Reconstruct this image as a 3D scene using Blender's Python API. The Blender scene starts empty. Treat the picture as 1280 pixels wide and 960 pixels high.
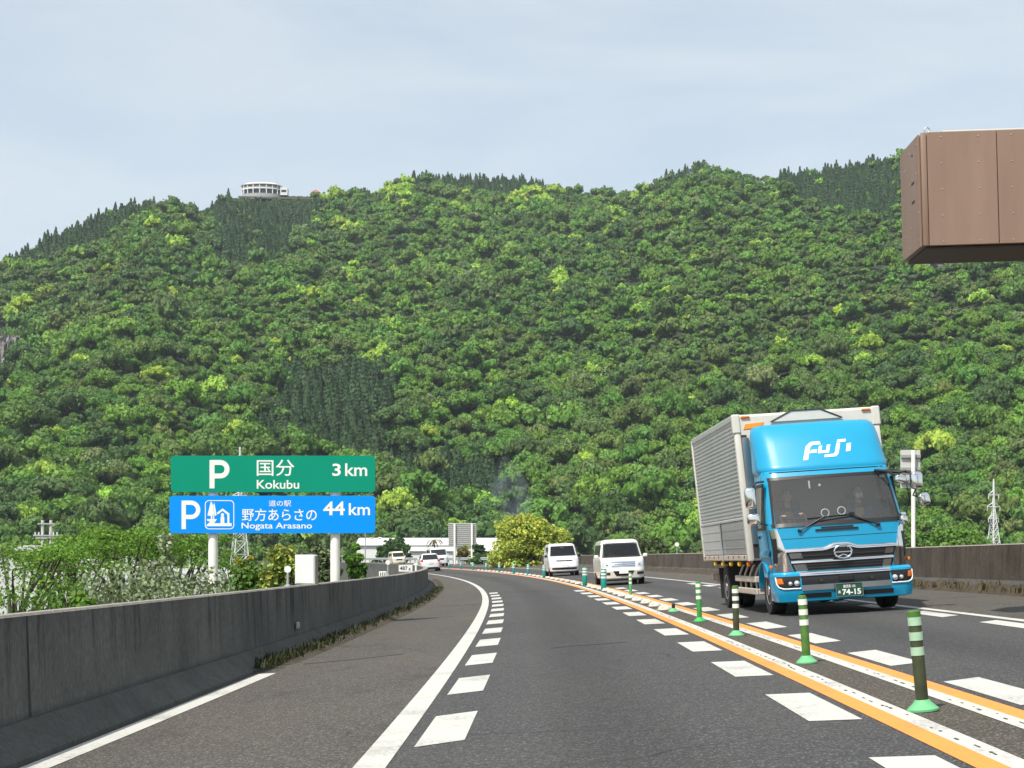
import bpy, bmesh, math, random
import numpy as np
from mathutils import Vector, Matrix, Euler
R = math.radians
random.seed(7)
S = bpy.context.scene
COL = S.collection

# ------------------------------------------------------------------ camera, sky, sun, exposure
EYE = 1.0
cam_d = bpy.data.cameras.new('camera'); cam = bpy.data.objects.new('camera', cam_d); COL.objects.link(cam)
cam.location = (0, 0, EYE); cam.rotation_euler = (R(90), 0, 0)
cam_d.sensor_width = 36; cam_d.lens = 56.25; cam_d.shift_y = 222 / 1280
cam_d.clip_start = .1; cam_d.clip_end = 12000
S.camera = cam

SUN_DIR = Vector((-.33, -.46, .80)).normalized()          # towards the sun
w = bpy.data.worlds.new("World"); S.world = w; w.use_nodes = True
nt = w.node_tree; N = nt.nodes; L = nt.links
for n in list(N): N.remove(n)
out = N.new('ShaderNodeOutputWorld'); bg = N.new('ShaderNodeBackground'); sky = N.new('ShaderNodeTexSky')
sky.sky_type = 'NISHITA'; sky.sun_disc = False
sky.sun_elevation = math.asin(SUN_DIR.z); sky.sun_rotation = math.atan2(SUN_DIR.x, SUN_DIR.y)
sky.air_density = 1.0; sky.dust_density = 1.6; sky.ozone_density = 1.5; sky.altitude = 100
tc = N.new('ShaderNodeTexCoord'); mp = N.new('ShaderNodeMapping'); mp.inputs['Scale'].default_value = (1.2, 1.2, 4.5)
mp.inputs['Rotation'].default_value = (0, R(12), 0)
no = N.new('ShaderNodeTexNoise'); no.inputs['Scale'].default_value = 2.6; no.inputs['Detail'].default_value = 6; no.inputs['Roughness'].default_value = .58
no.inputs['Distortion'].default_value = .35
cr = N.new('ShaderNodeValToRGB'); cr.color_ramp.elements[0].position = .36; cr.color_ramp.elements[1].position = .74
cr.color_ramp.elements[0].color = (.50, .50, .50, 1); cr.color_ramp.elements[1].color = (.80, .80, .80, 1)
mx = N.new('ShaderNodeMix'); mx.data_type = 'RGBA'
mx.inputs[7].default_value = (5.5, 5.95, 6.05, 1)            # thin high cloud
L.new(tc.outputs['Generated'], mp.inputs[0]); L.new(mp.outputs[0], no.inputs['Vector'])
L.new(no.outputs['Fac'], cr.inputs[0]); L.new(cr.outputs[0], mx.inputs[0])
L.new(sky.outputs[0], mx.inputs[6]); L.new(mx.outputs[2], bg.inputs['Color']); L.new(bg.outputs[0], out.inputs[0])
bg.inputs['Strength'].default_value = .12
sd = bpy.data.lights.new('sun', 'SUN'); sd.energy = 4.2; sd.angle = R(.5); sd.color = (1, .95, .87)
sun = bpy.data.objects.new('sun', sd); COL.objects.link(sun); sun.location = (-30, -30, 60)
sun.rotation_euler = SUN_DIR.to_track_quat('Z', 'Y').to_euler()
S.view_settings.view_transform = 'Standard'; S.view_settings.look = 'None'
S.view_settings.exposure = .42; S.view_settings.gamma = 1; S.view_settings.use_curve_mapping = False
S.cycles.max_bounces = 8; S.cycles.transparent_max_bounces = 24; S.cycles.use_denoising = True

# ------------------------------------------------------------------ helpers
def tag(o, label=None, cat=None, group=None, kind=None):
    for k, v in (('label', label), ('category', cat), ('group', group), ('kind', kind)):
        if v: o[k] = v
    return o
def thing(name, label, cat, loc=(0, 0, 0), rot=(0, 0, 0), group=None):
    o = bpy.data.objects.new(name, None); COL.objects.link(o); o.location = loc; o.rotation_euler = rot
    return tag(o, label, cat, group)
def copy_tree(o, parent=None):
    c = o.copy(); COL.objects.link(c); c.parent = parent
    for ch in list(o.children): copy_tree(ch, c)
    return c

class MB:
    def __init__(s): s.v = []; s.f = []; s.m = []
    def add(s, vs, fs, m=0, M=None):
        b = len(s.v)
        s.v += [tuple(M @ Vector(p)) if M is not None else tuple(p) for p in vs]
        s.f += [tuple(i + b for i in f) for f in fs]; s.m += [m] * len(fs)
        return s
    def box(s, c, d, rot=None, bevel=0, m=0, seg=1):
        bm = bmesh.new(); bmesh.ops.create_cube(bm, size=1)
        for v in bm.verts: v.co = Vector((v.co.x * d[0], v.co.y * d[1], v.co.z * d[2]))
        if bevel: bmesh.ops.bevel(bm, geom=bm.edges[:], offset=bevel, segments=seg, affect='EDGES', profile=.5)
        M = Matrix.Translation(c) @ (Euler(rot).to_matrix().to_4x4() if rot else Matrix())
        bm.verts.index_update()
        s.add([v.co.copy() for v in bm.verts], [[v.index for v in f.verts] for f in bm.faces], m, M); bm.free(); return s
    def tube(s, pts, r, n=8, m=0, caps=True):
        pts = [Vector(p) for p in pts]; rs = r if isinstance(r, (list, tuple)) else [r] * len(pts)
        b = len(s.v); prev = None
        for i, p in enumerate(pts):
            t = (pts[min(i + 1, len(pts) - 1)] - pts[max(i - 1, 0)]).normalized()
            if prev is None:
                a = Vector((0, 0, 1)) if abs(t.z) < .9 else Vector((1, 0, 0)); u = t.cross(a).normalized()
            else: u = (prev - t * prev.dot(t)).normalized()
            prev = u; q = t.cross(u)
            for k in range(n):
                an = 2 * math.pi * k / n; s.v.append(tuple(p + (u * math.cos(an) + q * math.sin(an)) * rs[i]))
        for i in range(len(pts) - 1):
            for k in range(n):
                s.f.append((b + i * n + k, b + i * n + (k + 1) % n, b + (i + 1) * n + (k + 1) % n, b + (i + 1) * n + k)); s.m.append(m)
        if caps:
            s.f.append(tuple(b + k for k in range(n))[::-1]); s.m.append(m)
            e = b + (len(pts) - 1) * n; s.f.append(tuple(e + k for k in range(n))); s.m.append(m)
        return s
    def prism(s, poly, a, b, axis='y', m=0, M=None):
        n = len(poly)
        def P(p, t): return {'y': (p[0], t, p[1]), 'x': (t, p[0], p[1]), 'z': (p[0], p[1], t)}[axis]
        vs = [P(p, a) for p in poly] + [P(p, b) for p in poly]
        fs = [tuple(range(n)), tuple(range(2 * n - 1, n - 1, -1))] + [(i, i + n, (i + 1) % n + n, (i + 1) % n) for i in range(n)]
        return s.add(vs, fs, m, M)
    def loft(s, rings, caps=True, m=0, closed=True, skip=None):
        b = len(s.v); n = len(rings[0])
        for r in rings: s.v += [tuple(p) for p in r]
        for i in range(len(rings) - 1):
            for k in range(n if closed else n - 1):
                if skip and skip(i, k): continue
                s.f.append((b + i * n + k, b + i * n + (k + 1) % n, b + (i + 1) * n + (k + 1) % n, b + (i + 1) * n + k)); s.m.append(m)
        if caps:
            s.f.append(tuple(b + k for k in range(n))[::-1]); s.m.append(m)
            e = b + (len(rings) - 1) * n; s.f.append(tuple(e + k for k in range(n))); s.m.append(m)
        return s
    def lathe(s, prof, n=16, M=None, m=0):
        vs = []; fs = []; k = len(prof)
        for j in range(n):
            a = 2 * math.pi * j / n
            vs += [(r * math.cos(a), r * math.sin(a), z) for r, z in prof]
        for j in range(n):
            for i in range(k - 1):
                fs.append((j * k + i, ((j + 1) % n) * k + i, ((j + 1) % n) * k + i + 1, j * k + i + 1))
        fs.append(tuple(j * k for j in range(n))[::-1]); fs.append(tuple(j * k + k - 1 for j in range(n)))
        return s.add(vs, fs, m, M)
    def sheet(s, fn, us, vs, m=0, back=0):
        """grid of fn(u, v) -> point; a skirt of depth back along +y gives it an edge"""
        b = len(s.v); nu, nv = len(us), len(vs)
        for v in vs:
            for u in us: s.v.append(tuple(fn(u, v)))
        for j in range(nv - 1):
            for i in range(nu - 1):
                s.f.append((b + j * nu + i, b + j * nu + i + 1, b + (j + 1) * nu + i + 1, b + (j + 1) * nu + i)); s.m.append(m)
        if back:
            rim = [j for j in range(nu)] + [j * nu + nu - 1 for j in range(1, nv)] + [(nv - 1) * nu + i for i in range(nu - 2, -1, -1)] + [j * nu for j in range(nv - 2, 0, -1)]
            bx = back if isinstance(back, tuple) else (0, back, 0)
            e = len(s.v); s.v += [tuple(Vector(s.v[b + i]) + Vector(bx)) for i in rim]; q = len(rim)
            for i in range(q):
                s.f.append((b + rim[(i + 1) % q], b + rim[i], e + i, e + (i + 1) % q)); s.m.append(m)
        return s
    def build(s, name, mats, parent=None, smooth=35, loc=None):
        me = bpy.data.meshes.new(name)
        me.from_pydata(s.v, [], s.f)
        for mt in (mats if isinstance(mats, (list, tuple)) else [mats]): me.materials.append(mt)
        if any(s.m): me.polygons.foreach_set('material_index', s.m)
        bm = bmesh.new(); bm.from_mesh(me); bmesh.ops.recalc_face_normals(bm, faces=bm.faces); bm.to_mesh(me); bm.free()
        if smooth:
            me.polygons.foreach_set('use_smooth', [True] * len(me.polygons)); me.set_sharp_from_angle(angle=R(smooth))
        me.update()
        o = bpy.data.objects.new(name, me); COL.objects.link(o); o.parent = parent
        if loc: o.location = loc
        return o

def _nodes(name):
    m = bpy.data.materials.new(name); m.use_nodes = True
    return m, m.node_tree.nodes, m.node_tree.links, m.node_tree.nodes['Principled BSDF']
def mat(name, col, rough=.5, metal=0., spec=.5, var=0., scale=6., bump=0., bscale=40., col2=None, detail=5., stretch=(1, 1, 1), coat=0., trans=0.):
    m, n, l, p = _nodes(name)
    p.inputs['Base Color'].default_value = (*col, 1); p.inputs['Roughness'].default_value = rough
    p.inputs['Metallic'].default_value = metal; p.inputs['Specular IOR Level'].default_value = spec
    p.inputs['Coat Weight'].default_value = coat; p.inputs['Coat Roughness'].default_value = .05
    if var or col2 or bump:
        t = n.new('ShaderNodeTexCoord'); mpp = n.new('ShaderNodeMapping'); mpp.inputs['Scale'].default_value = stretch
        l.new(t.outputs['Object'], mpp.inputs[0])
    if var or col2:
        a = n.new('ShaderNodeTexNoise'); a.inputs['Scale'].default_value = scale; a.inputs['Detail'].default_value = detail; a.inputs['Roughness'].default_value = .65
        r = n.new('ShaderNodeValToRGB'); r.color_ramp.elements[0].position = .3; r.color_ramp.elements[1].position = .7
        c2 = col2 or tuple(c * (1 + var) for c in col)
        c1 = col if col2 else tuple(c * (1 - var) for c in col)
        r.color_ramp.elements[0].color = (*c1, 1); r.color_ramp.elements[1].color = (*c2, 1)
        l.new(mpp.outputs[0], a.inputs['Vector']); l.new(a.outputs['Fac'], r.inputs[0]); l.new(r.outputs[0], p.inputs['Base Color'])
    if bump:
        b = n.new('ShaderNodeTexNoise'); b.inputs['Scale'].default_value = bscale; b.inputs['Detail'].default_value = 3
        bp = n.new('ShaderNodeBump'); bp.inputs['Strength'].default_value = bump; bp.inputs['Distance'].default_value = .02
        l.new(mpp.outputs[0], b.inputs['Vector']); l.new(b.outputs['Fac'], bp.inputs['Height']); l.new(bp.outputs[0], p.inputs['Normal'])
    return m
def asphalt(name, base, speck, warm, bump=.6, stain=None, tracks=None):
    m, n, l, p = _nodes(name); p.inputs['Roughness'].default_value = .88; p.inputs['Specular IOR Level'].default_value = .3
    t = n.new('ShaderNodeTexCoord')
    def noise(sc, d=3, st=(1, 1, 1)):
        mm = n.new('ShaderNodeMapping'); mm.inputs['Scale'].default_value = st; l.new(t.outputs['Object'], mm.inputs[0])
        a = n.new('ShaderNodeTexNoise'); a.inputs['Scale'].default_value = sc; a.inputs['Detail'].default_value = d; l.new(mm.outputs[0], a.inputs['Vector']); return a
    def ramp(src, p0, p1, c0, c1):
        r = n.new('ShaderNodeValToRGB'); r.color_ramp.elements[0].position = p0; r.color_ramp.elements[1].position = p1
        r.color_ramp.elements[0].color = (*c0, 1); r.color_ramp.elements[1].color = (*c1, 1); l.new(src, r.inputs[0]); return r
    fine = noise(26, 4); coarse = noise(.55, 5, (1, .35, 1)); vor = n.new('ShaderNodeTexVoronoi'); vor.inputs['Scale'].default_value = 85
    l.new(t.outputs['Object'], vor.inputs['Vector'])
    a = ramp(fine.outputs['Fac'], .3, .72, tuple(c * .80 for c in base), tuple(c * 1.24 for c in base))
    b = ramp(coarse.outputs['Fac'], .3, .7, (.86, .86, .88), warm)
    mu = n.new('ShaderNodeMix'); mu.data_type = 'RGBA'; mu.blend_type = 'MULTIPLY'; mu.inputs[0].default_value = 1
    l.new(a.outputs[0], mu.inputs[6]); l.new(b.outputs[0], mu.inputs[7])
    hsv = n.new('ShaderNodeSeparateColor'); l.new(vor.outputs['Color'], hsv.inputs[0])
    sp = ramp(hsv.outputs[0], .80, .97, (0, 0, 0), (1, 1, 1))
    m2 = n.new('ShaderNodeMix'); m2.data_type = 'RGBA'; l.new(sp.outputs[0], m2.inputs[0]); l.new(mu.outputs[2], m2.inputs[6]); m2.inputs[7].default_value = (*speck, 1)
    last = m2.outputs[2]
    if stain:
        q = noise(1.6, 4, (1, .45, 1)); rr = ramp(q.outputs['Fac'], .58, .72, (0, 0, 0), (.45, .45, .45))
        m3 = n.new('ShaderNodeMix'); m3.data_type = 'RGBA'; l.new(rr.outputs[0], m3.inputs[0]); l.new(last, m3.inputs[6]); m3.inputs[7].default_value = (*stain, 1); last = m3.outputs[2]
    ck = n.new('ShaderNodeTexVoronoi'); ck.feature = 'DISTANCE_TO_EDGE'; ck.inputs['Scale'].default_value = .55
    wq = noise(1.1, 5); wm = n.new('ShaderNodeMix'); wm.data_type = 'VECTOR'; wm.inputs[0].default_value = .35; l.new(t.outputs['Object'], wm.inputs[4]); l.new(wq.outputs['Color'], wm.inputs[5]); l.new(wm.outputs[1], ck.inputs['Vector'])
    ckr = ramp(ck.outputs['Distance'], .0, .006, (1, 1, 1), (0, 0, 0)); pm = noise(.16, 3); pr = ramp(pm.outputs['Fac'], .52, .6, (0, 0, 0), (.75, .75, .75))
    cm = n.new('ShaderNodeMath'); cm.operation = 'MULTIPLY'; l.new(ckr.outputs[0], cm.inputs[0]); l.new(pr.outputs[0], cm.inputs[1])
    m4 = n.new('ShaderNodeMix'); m4.data_type = 'RGBA'; l.new(cm.outputs[0], m4.inputs[0]); l.new(last, m4.inputs[6]); m4.inputs[7].default_value = (.016, .016, .016, 1); last = m4.outputs[2]
    if tracks:
        at_ = n.new('ShaderNodeAttribute'); at_.attribute_name = 'across'; jn = noise(.5, 3, (1, .15, 1))
        ad = n.new('ShaderNodeMath'); ad.operation = 'MULTIPLY_ADD'; ad.inputs[1].default_value = .10; l.new(jn.outputs['Fac'], ad.inputs[0]); l.new(at_.outputs['Fac'], ad.inputs[2])
        rr = n.new('ShaderNodeValToRGB'); rr.color_ramp.interpolation = 'B_SPLINE'; e = rr.color_ramp.elements
        e[0].position = .0; e[0].color = (1, 1, 1, 1); e[1].position = 1.; e[1].color = (1, 1, 1, 1)
        for pos, val in tracks: q = e.new(pos); q.color = (val, val, val * .99, 1)
        l.new(ad.outputs[0], rr.inputs[0]); m5 = n.new('ShaderNodeMix'); m5.data_type = 'RGBA'; m5.blend_type = 'MULTIPLY'; m5.inputs[0].default_value = 1; l.new(last, m5.inputs[6]); l.new(rr.outputs[0], m5.inputs[7]); last = m5.outputs[2]
    l.new(last, p.inputs['Base Color'])
    bp = n.new('ShaderNodeBump'); bp.inputs['Strength'].default_value = bump; bp.inputs['Distance'].default_value = .008
    l.new(vor.outputs['Distance'], bp.inputs['Height']); l.new(bp.outputs[0], p.inputs['Normal'])
    return m
def concrete(name, c_dark, c_light, streak=1., tint=(.05, .042, .03), low_a=0., low_b=1., sscale=3.2):
    m, n, l, p = _nodes(name); p.inputs['Roughness'].default_value = .92; p.inputs['Specular IOR Level'].default_value = .25
    t = n.new('ShaderNodeTexCoord')
    def noise(sc, d, st, rough=.6):
        mm = n.new('ShaderNodeMapping'); mm.inputs['Scale'].default_value = st; l.new(t.outputs['Object'], mm.inputs[0])
        a = n.new('ShaderNodeTexNoise'); a.inputs['Scale'].default_value = sc; a.inputs['Detail'].default_value = d; a.inputs['Roughness'].default_value = rough
        l.new(mm.outputs[0], a.inputs['Vector']); return a
    def ramp(src, p0, p1, c0, c1):
        r = n.new('ShaderNodeValToRGB'); r.color_ramp.elements[0].position = p0; r.color_ramp.elements[1].position = p1
        r.color_ramp.elements[0].color = (*c0, 1); r.color_ramp.elements[1].color = (*c1, 1); l.new(src, r.inputs[0]); return r
    big = noise(.9, 6, (1, 1, 1)); st = noise(sscale, 6, (1, 1, .09), .75); fin = noise(22, 4, (1, 1, .7))
    a = ramp(big.outputs['Fac'], .3, .7, c_dark, c_light)
    b = ramp(st.outputs['Fac'], .50, .68, (0, 0, 0), (streak, streak, streak))
    sep = n.new('ShaderNodeSeparateXYZ'); l.new(t.outputs['Object'], sep.inputs[0]); hz_ = n.new('ShaderNodeMath'); hz_.operation = 'MULTIPLY_ADD'; hz_.inputs[1].default_value = low_a; hz_.inputs[2].default_value = low_b; hz_.use_clamp = True
    l.new(sep.outputs['Z'], hz_.inputs[0]); ms = n.new('ShaderNodeMath'); ms.operation = 'MULTIPLY'; l.new(b.outputs[0], ms.inputs[0]); l.new(hz_.outputs[0], ms.inputs[1])
    m1 = n.new('ShaderNodeMix'); m1.data_type = 'RGBA'; l.new(ms.outputs[0], m1.inputs[0]); l.new(a.outputs[0], m1.inputs[6]); m1.inputs[7].default_value = (*tint, 1)
    c = ramp(fin.outputs['Fac'], .3, .7, (.75, .75, .75), (1.2, 1.2, 1.2))
    m2 = n.new('ShaderNodeMix'); m2.data_type = 'RGBA'; m2.blend_type = 'MULTIPLY'; m2.inputs[0].default_value = 1; l.new(m1.outputs[2], m2.inputs[6]); l.new(c.outputs[0], m2.inputs[7])
    l.new(m2.outputs[2], p.inputs['Base Color'])
    bp = n.new('ShaderNodeBump'); bp.inputs['Strength'].default_value = .5; bp.inputs['Distance'].default_value = .02
    l.new(fin.outputs['Fac'], bp.inputs['Height']); l.new(bp.outputs[0], p.inputs['Normal'])
    return m
def paint_line(name, col, wear=.35):
    m, n, l, p = _nodes(name); p.inputs['Roughness'].default_value = .7
    t = n.new('ShaderNodeTexCoord')
    a = n.new('ShaderNodeTexNoise'); a.inputs['Scale'].default_value = 30; a.inputs['Detail'].default_value = 5; a.inputs['Roughness'].default_value = .7
    b = n.new('ShaderNodeTexNoise'); b.inputs['Scale'].default_value = 1.3; b.inputs['Detail'].default_value = 4
    l.new(t.outputs['Object'], a.inputs['Vector']); l.new(t.outputs['Object'], b.inputs['Vector'])
    mu = n.new('ShaderNodeMath'); mu.operation = 'MULTIPLY'; l.new(a.outputs['Fac'], mu.inputs[0]); l.new(b.outputs['Fac'], mu.inputs[1])
    r = n.new('ShaderNodeValToRGB'); e = r.color_ramp.elements
    e[0].position = .27; e[0].color = (*col, 1); e[1].position = .40; e[1].color = (*[c * (1 - wear) + .06 * wear for c in col], 1)
    l.new(mu.outputs[0], r.inputs[0]); l.new(r.outputs[0], p.inputs['Base Color'])
    return m
def leaf(name, col=None, var=.35, trans=.3, rough=.6):
    """leaf material: colour from the mesh's own per-tree attribute, or a constant with noise"""
    m, n, l, p = _nodes(name); p.inputs['Roughness'].default_value = rough; p.inputs['Specular IOR Level'].default_value = .25
    tr = n.new('ShaderNodeBsdfTranslucent'); mix = n.new('ShaderNodeMixShader'); mix.inputs[0].default_value = trans
    if col is None:
        a = n.new('ShaderNodeAttribute'); a.attribute_name = 'tint'; src = a.outputs['Color']
    else:
        t = n.new('ShaderNodeTexCoord'); q = n.new('ShaderNodeTexNoise'); q.inputs['Scale'].default_value = 3.5; q.inputs['Detail'].default_value = 6; q.inputs['Roughness'].default_value = .75
        l.new(t.outputs['Object'], q.inputs['Vector'])
        r = n.new('ShaderNodeValToRGB'); r.color_ramp.elements[0].position = .35; r.color_ramp.elements[1].position = .65
        r.color_ramp.elements[0].color = (*[c * (1 - var) for c in col], 1); r.color_ramp.elements[1].color = (*[c * (1 + var) for c in col], 1)
        l.new(q.outputs['Fac'], r.inputs[0]); src = r.outputs[0]
    l.new(src, p.inputs['Base Color']); l.new(src, tr.inputs['Color'])
    o = n['Material Output']; l.new(p.outputs[0], mix.inputs[1]); l.new(tr.outputs[0], mix.inputs[2]); l.new(mix.outputs[0], o.inputs['Surface'])
    return m
def glass(name, tint=(.55, .6, .6), film=.07, fcol=(.55, .56, .55), refl=1.45):
    m, n, l, p = _nodes(name); n.remove(p); o = n['Material Output']
    t = n.new('ShaderNodeBsdfTransparent'); t.inputs['Color'].default_value = (*tint, 1)
    d = n.new('ShaderNodeBsdfDiffuse'); d.inputs['Color'].default_value = (*fcol, 1)
    g = n.new('ShaderNodeBsdfGlossy'); g.inputs['Roughness'].default_value = .03
    f = n.new('ShaderNodeFresnel'); f.inputs['IOR'].default_value = refl
    a = n.new('ShaderNodeMixShader'); a.inputs[0].default_value = film; b = n.new('ShaderNodeMixShader')
    l.new(t.outputs[0], a.inputs[1]); l.new(d.outputs[0], a.inputs[2]); l.new(f.outputs[0], b.inputs[0]); l.new(a.outputs[0], b.inputs[1]); l.new(g.outputs[0], b.inputs[2]); l.new(b.outputs[0], o.inputs['Surface'])
    return m

def text_mesh(body, bold=0.):
    cu = bpy.data.curves.new('writing', 'FONT'); cu.body = body; cu.size = 1; cu.offset = bold; cu.resolution_u = 4
    o = bpy.data.objects.new('writing', cu); COL.objects.link(o)
    dg = bpy.context.evaluated_depsgraph_get(); me = bpy.data.meshes.new_from_object(o.evaluated_get(dg))
    vs = [tuple(v.co) for v in me.vertices]; fs = [tuple(p.vertices) for p in me.polygons]
    bpy.data.objects.remove(o); bpy.data.curves.remove(cu); bpy.data.meshes.remove(me)
    return vs, fs
def text_into(mb, body, x0, x1, z0, z1, fn, bold=0., m=0, depth=.004, slant=0.):
    """fit a word into the box x0..x1 (right), z0..z1 (up); fn maps (x, z, lift) to a point; a thin solid slab"""
    vs, fs = text_mesh(body, bold)
    if not vs: return
    ax = [v[0] for v in vs]; ay = [v[1] for v in vs]; a0, a1, b0, b1 = min(ax), max(ax), min(ay), max(ay)
    P = [(x0 + (v[0] - a0) / (a1 - a0) * (x1 - x0) + slant * (v[1] - b0) / (b1 - b0), z0 + (v[1] - b0) / (b1 - b0) * (z1 - z0)) for v in vs]
    mb.add([fn(x, z, depth) for x, z in P], fs, m)

# ------------------------------------------------------------------ the road's own geometry
BANK = .055
def xc(Y): return 3.2 - (Y - 43) ** 2 / (1714 if Y > 43 else 3000)
def rise(Y): return max(0, Y - 48) * .0019
def RP(off, Y, dz=0.):
    m = -(Y - 43) / (857 if Y > 43 else 1500); q = math.sqrt(1 + m * m)
    return Vector((xc(Y) + off / q, Y - off * m / q, rise(Y) + BANK * off + dz))
def wide(o, k=-.0085): return lambda Y: o + k * (max(Y, 9) - 9)     # the lane widens round the bend
def heading(Y): return math.atan(-(Y - 43) / (857 if Y > 43 else 1500))          # tangent angle towards +x
def ribbon(mb, o0, o1, Y0, Y1, dz=0., step=1.5, m=0, nx=1):
    A = o0 if callable(o0) else (lambda y: o0); B = o1 if callable(o1) else (lambda y: o1)
    n = max(1, int((Y1 - Y0) / step)); ys = [Y0 + (Y1 - Y0) * i / n for i in range(n + 1)]
    return mb.sheet(lambda u, v: RP(A(v) + (B(v) - A(v)) * u, v, dz), [i / nx for i in range(nx + 1)], ys, m)
def at(px, py, Y): return Vector(((px - 640) / 2000 * Y, Y, EYE + (702 - py) / 2000 * Y))   # surveyed bearing at a distance
# ------------------------------------------------------------------ materials
M_lane = asphalt('lane_asphalt', (.056, .056, .055), (.16, .16, .155), (1.10, 1.08, 1.04), .6, tracks=[(.10, .95), (.22, 1.30), (.36, .92), (.5, .74), (.64, .92), (.78, 1.30), (.90, .95)])
M_lane_far = asphalt('old_lane_asphalt', (.062, .060, .058), (.16, .155, .145), (1.12, 1.08, 1.02), tracks=[(.10, .95), (.22, 1.30), (.36, .92), (.5, .74), (.64, .92), (.78, 1.30), (.90, .95)])
M_should = asphalt('shoulder_asphalt', (.078, .073, .066), (.25, .235, .20), (1.15, 1.08, 1.0), 1.2, (.052, .034, .029))
M_mid = asphalt('median_asphalt', (.072, .064, .054), (.25, .23, .19), (1.15, 1.08, .98), 1.2)
M_white = paint_line('white_paint', (.52, .51, .465), .45); M_orange = paint_line('orange_paint', (.86, .28, .05), .3)
M_wall_l = concrete('dark_concrete', (.082, .082, .077), (.152, .150, .140), .95, (.020, .019, .017), 2.2, -.6)
M_wall_r = concrete('brown_concrete', (.062, .050, .039), (.125, .104, .082), .95, (.022, .017, .013), .9, .25, 5.)
M_cap = concrete('pale_concrete', (.24, .22, .19), (.36, .33, .29), .2)
M_curb = concrete('curb_concrete', (.060, .060, .058), (.105, .102, .096), .4)
M_moss = mat('moss_and_soil', (.035, .028, .016), .95, col2=(.075, .055, .03), scale=5, bump=1., bscale=18)
M_ground = mat('field_ground', (.07, .09, .035), .95, col2=(.12, .12, .06), scale=.15)
M_hill = mat('hill_ground', (.02, .03, .012), .95, col2=(.035, .05, .018), scale=.05)
M_grass = leaf('grass_blades', (.10, .14, .035))

# ------------------------------------------------------------------ ground, road, markings
g = MB(); g.sheet(lambda u, v: (u, v, -6.2), np.linspace(-3500, 3500, 15), np.linspace(-600, 6000, 15)); tag(g.build('ground', M_ground, smooth=0), kind='structure')
def setting(name, m, mb, smooth=0): return tag(mb.build(name, m, smooth=smooth), kind='structure')
YB, YE = -30, 330
def lane(name, m, o0, o1, Y0, Y1, nx, a0=0., a1=1.):
    o = setting(name, m, ribbon(MB(), o0, o1, Y0, Y1, nx=nx)); a = o.data.attributes.new('across', 'FLOAT', 'POINT')
    a.data.foreach_set('value', [a0 + (a1 - a0) * (i % (nx + 1)) / nx for i in range(len(o.data.vertices))]); return o
lane('road', M_lane, wide(-3.62), -.33, YB, 59.5, 8); lane('road', M_lane_far, wide(-3.62), -.33, 59.5, YE, 8); lane('road', M_lane, .33, 3.8, YB, YE, 8)
setting('road_shoulder', M_should, ribbon(MB(), 3.8, 6.95, YB, YE, nx=2))
setting('road_shoulder', M_should, ribbon(MB(), wide(-6.03, -.004), wide(-3.62), YB, YE, nx=3))
setting('road_median', M_mid, ribbon(MB(), -.33, .33, YB, YE))
# the solid body that carries the road
rb = MB(); ys = [YB + i * 6 for i in range(61)]
rb.loft([[RP(-6.5 - .004 * (max(y, 9) - 9), y, -.03), RP(7.3, y, -.03), RP(8.5, y, -6.6), RP(-6.54 - .004 * (max(y, 9) - 9), y, -6.4)] for y in ys]); setting('road_embankment', M_curb, rb)
mk = MB()
ribbon(mk, wide(-3.75), wide(-3.55), YB, YE, .004)                      # left edge line
ribbon(mk, -6.01, -5.79, YB, 18.8, .004)                    # old line by the kerb
for s in (-1, 1): ribbon(mk, s * .19, s * .33, YB, YE, .004)
ribbon(mk, 3.72, 3.88, YB, YE, .004)                        # right edge line
def dash(o0, o1, y, ln, skew):
    mk.add([RP(o0, y - skew / 2, .004), RP(o1, y + skew / 2, .004), RP(o1, y + ln + skew / 2, .004), RP(o0, y + ln - skew / 2, .004)], [(0, 1, 2, 3)])
for i in range(-3, 13): dash(wide(-3.46)(10 + i * 4.05), wide(-3.15)(10 + i * 4.05), 10.3 + i * 4.05, 2.05, .28)
for i in range(-3, 12):
    dash(-.90, -.56, 10.45 + i * 4.05, 2.1, -.05); dash(.57, .92, 10.9 + i * 4.05, 2.1, .25); dash(3.26, 3.58, 11.6 + i * 4.05, 2.1, .3)
setting('road_marking', M_white, mk)
mo = MB()
for s in (-1, 1): ribbon(mo, s * .33, s * .485, YB, YE, .004)
setting('road_centre_line', M_orange, mo)
rs_m = MB(); rng = random.Random(31)
for sd in (-1, 1):
    y = 4.
    while y < 75:
        o = sd * .265 + rng.gauss(0, .012); ln = rng.uniform(.04, .16); wd = rng.uniform(.004, .012)
        if rng.random() < .62: rs_m.add([RP(o - wd, y, .0065), RP(o + wd, y + .02, .0065), RP(o + wd * .6, y + ln, .0065), RP(o - wd, y + ln * .9, .0065)], [(0, 1, 2, 3)])
        y += rng.uniform(.08, .34)
setting('road_rumble_marks', mat('rumble_black', (.035, .034, .032), .9), rs_m)
# tar seams and skid marks
sm = MB()
def seam(pts, wd):
    for (a, b) in zip(pts[:-1], pts[1:]):
        d = Vector((b[0] - a[0], b[1] - a[1])); n_ = Vector((-d.y, d.x)).normalized() * wd / 2
        sm.add([RP(a[0] - n_.x, a[1] - n_.y, .003), RP(b[0] - n_.x, b[1] - n_.y, .003), RP(b[0] + n_.x, b[1] + n_.y, .003), RP(a[0] + n_.x, a[1] + n_.y, .003)], [(0, 1, 2, 3)])
seam([(-3.35, 59.6), (-2.2, 59.4), (-.5, 59.5)], .22)
seam([(-2.52, 21.0), (-2.2, 21.25), (-1.9, 21.3), (-1.5, 21.55)], .09)
seam([(-5.7, 20.4), (-5.1, 20.8), (-4.5, 21.6)], .05); seam([(-5.2, 46), (-4.2, 46.4), (-3.6, 46.2)], .18)
setting('road_seam', mat('tar', (.018, .018, .018), .7), sm)

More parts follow.
